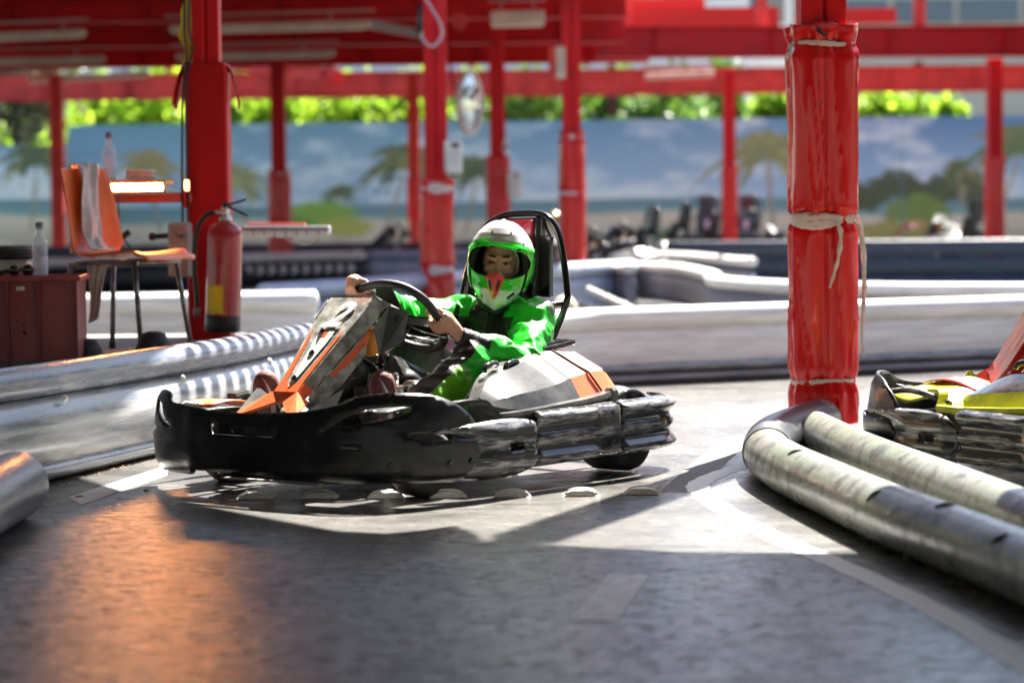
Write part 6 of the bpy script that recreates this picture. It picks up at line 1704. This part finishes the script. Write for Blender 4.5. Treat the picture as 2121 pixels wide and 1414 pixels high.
MB().box((-L_ / 2 - .05, .06, .0), (.12, .05, .03), 0, bev=.004).build('arm', m_paint, q)
tag(q, 'flat LED floodlight bar with eight pale blocks right of the extinguisher', 'floodlight')

# red crate with its things
pc = W(45, 560, 10.95); q = empty('red_crate', (pc.x, 10.95 + .17, ZP), rad(3))
m_crate = mat('faded_red_crate', (.30, .03, .045), .42, col2=(.38, .10, .10), ns=4, st=(1, 1, .5), lo=.45, hi=.75, bump=.12, bs=12)
Wc, Dc, Hc_ = .50, .36, .385
b = MB(); t_ = .012
b.box((0, -Dc / 2 + t_ / 2, Hc_ / 2), (Wc - .03, t_, Hc_ - .02), 0); b.box((0, Dc / 2 - t_ / 2, Hc_ / 2), (Wc - .03, t_, Hc_ - .02), 0)
for sx in (-1, 1): b.box((sx * (Wc / 2 - .02), 0, Hc_ / 2), (t_, Dc - .02, Hc_ - .024), 0)
b.box((0, 0, .012), (Wc - .05, Dc - .03, .02), 0); b.build('body', m_crate, q)
b = MB()
for x in (-.235, -.075, .065, .235): b.box((x, -Dc / 2 - .008, Hc_ / 2 - .006), (.013, .028, Hc_ - .03), 0, bev=.002)
b.build('ribs', mat('deep_red_crate', (.20, .015, .025), .4), q)
b = MB(); b.box((0, -Dc / 2 - .010, Hc_ - .012), (Wc + .012, .022, .026), 0, bev=.004); b.box((0, Dc / 2 + .010, Hc_ - .012), (Wc + .012, .022, .026), 0, bev=.004)
for sx in (-1, 1): b.box((sx * (Wc / 2 - .005), 0, Hc_ - .012), (.022, Dc - .003, .026), 0, bev=.004)
b.build('rim', m_crate, q)
MB().box((0, 0, Hc_ - .022), (Wc - .03, Dc - .02, .008), 0).build('lid', m_crate, q)
MB().box((-.015, -Dc / 2 - .001, Hc_ - .055), (.038, .003, .018), 0, Matrix.Rotation(-.05, 3, 'Y')).build('sticker', m_wht, q)
for x, z, r_ in ((-.005, .165, .006), (.0, .13, .009), (.005, .19, .004)): MB().lathe([(0, .001), (r_, .001), (r_ * .9, .003), (0, .004)], (x, -Dc / 2 - .001, z), (0, -1, 0), 8).build('dent', m_dark, q)
tag(q, 'faded dark red ribbed plastic crate at the left edge', 'crate')
p = W(80, 560, 10.98); bottle((p.x, 11.02, ZP + Hc_ + .001), .243, 'clear water bottle standing on the red crate')
p = W(18, 540, 11.2); q = empty('white_tray', (p.x, 11.2, ZP + Hc_ + .001)); MB().box((0, 0, .032), (.20, .16, .062), 0, bev=.01).build('box', m_white, q); MB().box((0, 0, .066), (.21, .17, .008), 0, bev=.003).build('lid', m_white, q); tag(q, 'small white box on the crate under the tyre', 'box')
q = empty('kart_tyre', (p.x - .02, 11.2, ZP + Hc_ + .072))
MB().lathe([(.085, .004), (.12, .0), (.142, .012), (.147, .030), (.142, .050), (.12, .064), (.085, .060), (.082, .03), (.085, .004)], n=40).build('tread', m_rubber, q)
b = MB()
for k in range(3): b.lathe([(.146, .012 + k * .014), (.150, .014 + k * .014), (.150, .018 + k * .014), (.146, .020 + k * .014)], n=40)
b.build('grooves', m_dark, q); tag(q, 'worn black kart tyre lying flat on the small white box', 'tyre')
p = W(35, 556, 10.92); q = empty('goggles', (p.x, 10.99, ZP + Hc_ + .002), rad(10))
b = MB(); b.lathe([(0, -.012), (.022, -.01), (.028, 0), (.022, .01), (0, .012)], (.035, 0, .024), (0, 1, .2), 18); b.lathe([(0, -.012), (.020, -.01), (.026, 0), (.020, .01), (0, .012)], (-.025, 0, .024), (0, 1, .2), 18); b.tube([(.0, 0, .03), (.01, 0, .03)], .008, 0, 8); b.build('frame', m_black, q)
MB().tube(cr([(-.05, 0, .022), (-.10, .01, .014), (-.13, .03, .014), (-.08, .06, .012)], 5), .010, 0, 8).build('strap', m_dark, q); tag(q, 'black goggles with strap lying on the red crate beside the bottle', 'goggles')
for px, y_, r_, lab in ((318, 686, .085, 'black rubber bump behind the barrier between the chair\'s front legs'), (178, 701, .075, 'black rubber bump behind the barrier beside the crate')):
    d_ = 11.25; p = W(px, y_, d_); q = empty('rubber_stop', (p.x, d_, ZP))
    h_ = max(p.z - ZP, .03)
    MB().lathe([(r_, 0), (r_, h_ * .35), (r_ * .62, h_ * .92), (r_ * .3, h_), (0, h_)], n=24).build('rubber_cap', m_rubber, q); MB().lathe([(r_ * 1.15, 0), (r_ * 1.15, .012), (r_, .014)], n=24).build('flange', m_dark, q); tag(q, lab, 'rubber stop')

# cream sack behind the seat and the row of white rolls
p = W(1178, 640, 17.5); q = empty('cream_cushion', (p.x, 17.5, 0)); 
V_ = SDF((-.3, -.25, -.02), (.35, .25, .5), .02); V_.ell((0, 0, .12), (.16, .14, .12), .05); V_.ell((-.03, 0, .28), (.10, .10, .12), .05); V_.ell((.12, 0, .1), (.12, .12, .1), .05)
vv, qq = V_.mesh(); np_mesh('padding', vv, qq, [mat('cream_vinyl', (.62, .50, .36), .5)], q); MB().tube([(-.12, -.10, .2), (.0, -.145, .24), (.12, -.12, .2)], .008, 0, 6).build('seam', m_cream, q)
tag(q, 'cream padded block behind the kart seat before the padded column', 'cushion')
q = empty('barrier_roll_end', (W(1220, 600, 20.5).x, 20.5, 0)); k_ = 20.5 / F
m_ball = mat('white_cap', (.80, .78, .70), .3)
for r_i, (z0, z1, n_) in enumerate(((.335, .175, 8), (.20, .08, 5))):
    for k in range(n_):
        x = (2 + 84 * k / 7) * k_; z = z0 + (z1 - z0) * k / (n_ - 1)
        MB().lathe([(.028, 0.25), (.03, .02), (.024, -.012), (0, -.02)], (x, 0, z), (0, 1, 0), 14).build('white_cap', m_ball, q)
b = MB(); b.box((.16, .14, .12), (.40, .2, .23), 0, bev=.04); b.build('body', m_barB, q)
tag(q, 'barrier end with two descending rows of round white caps', 'barrier')
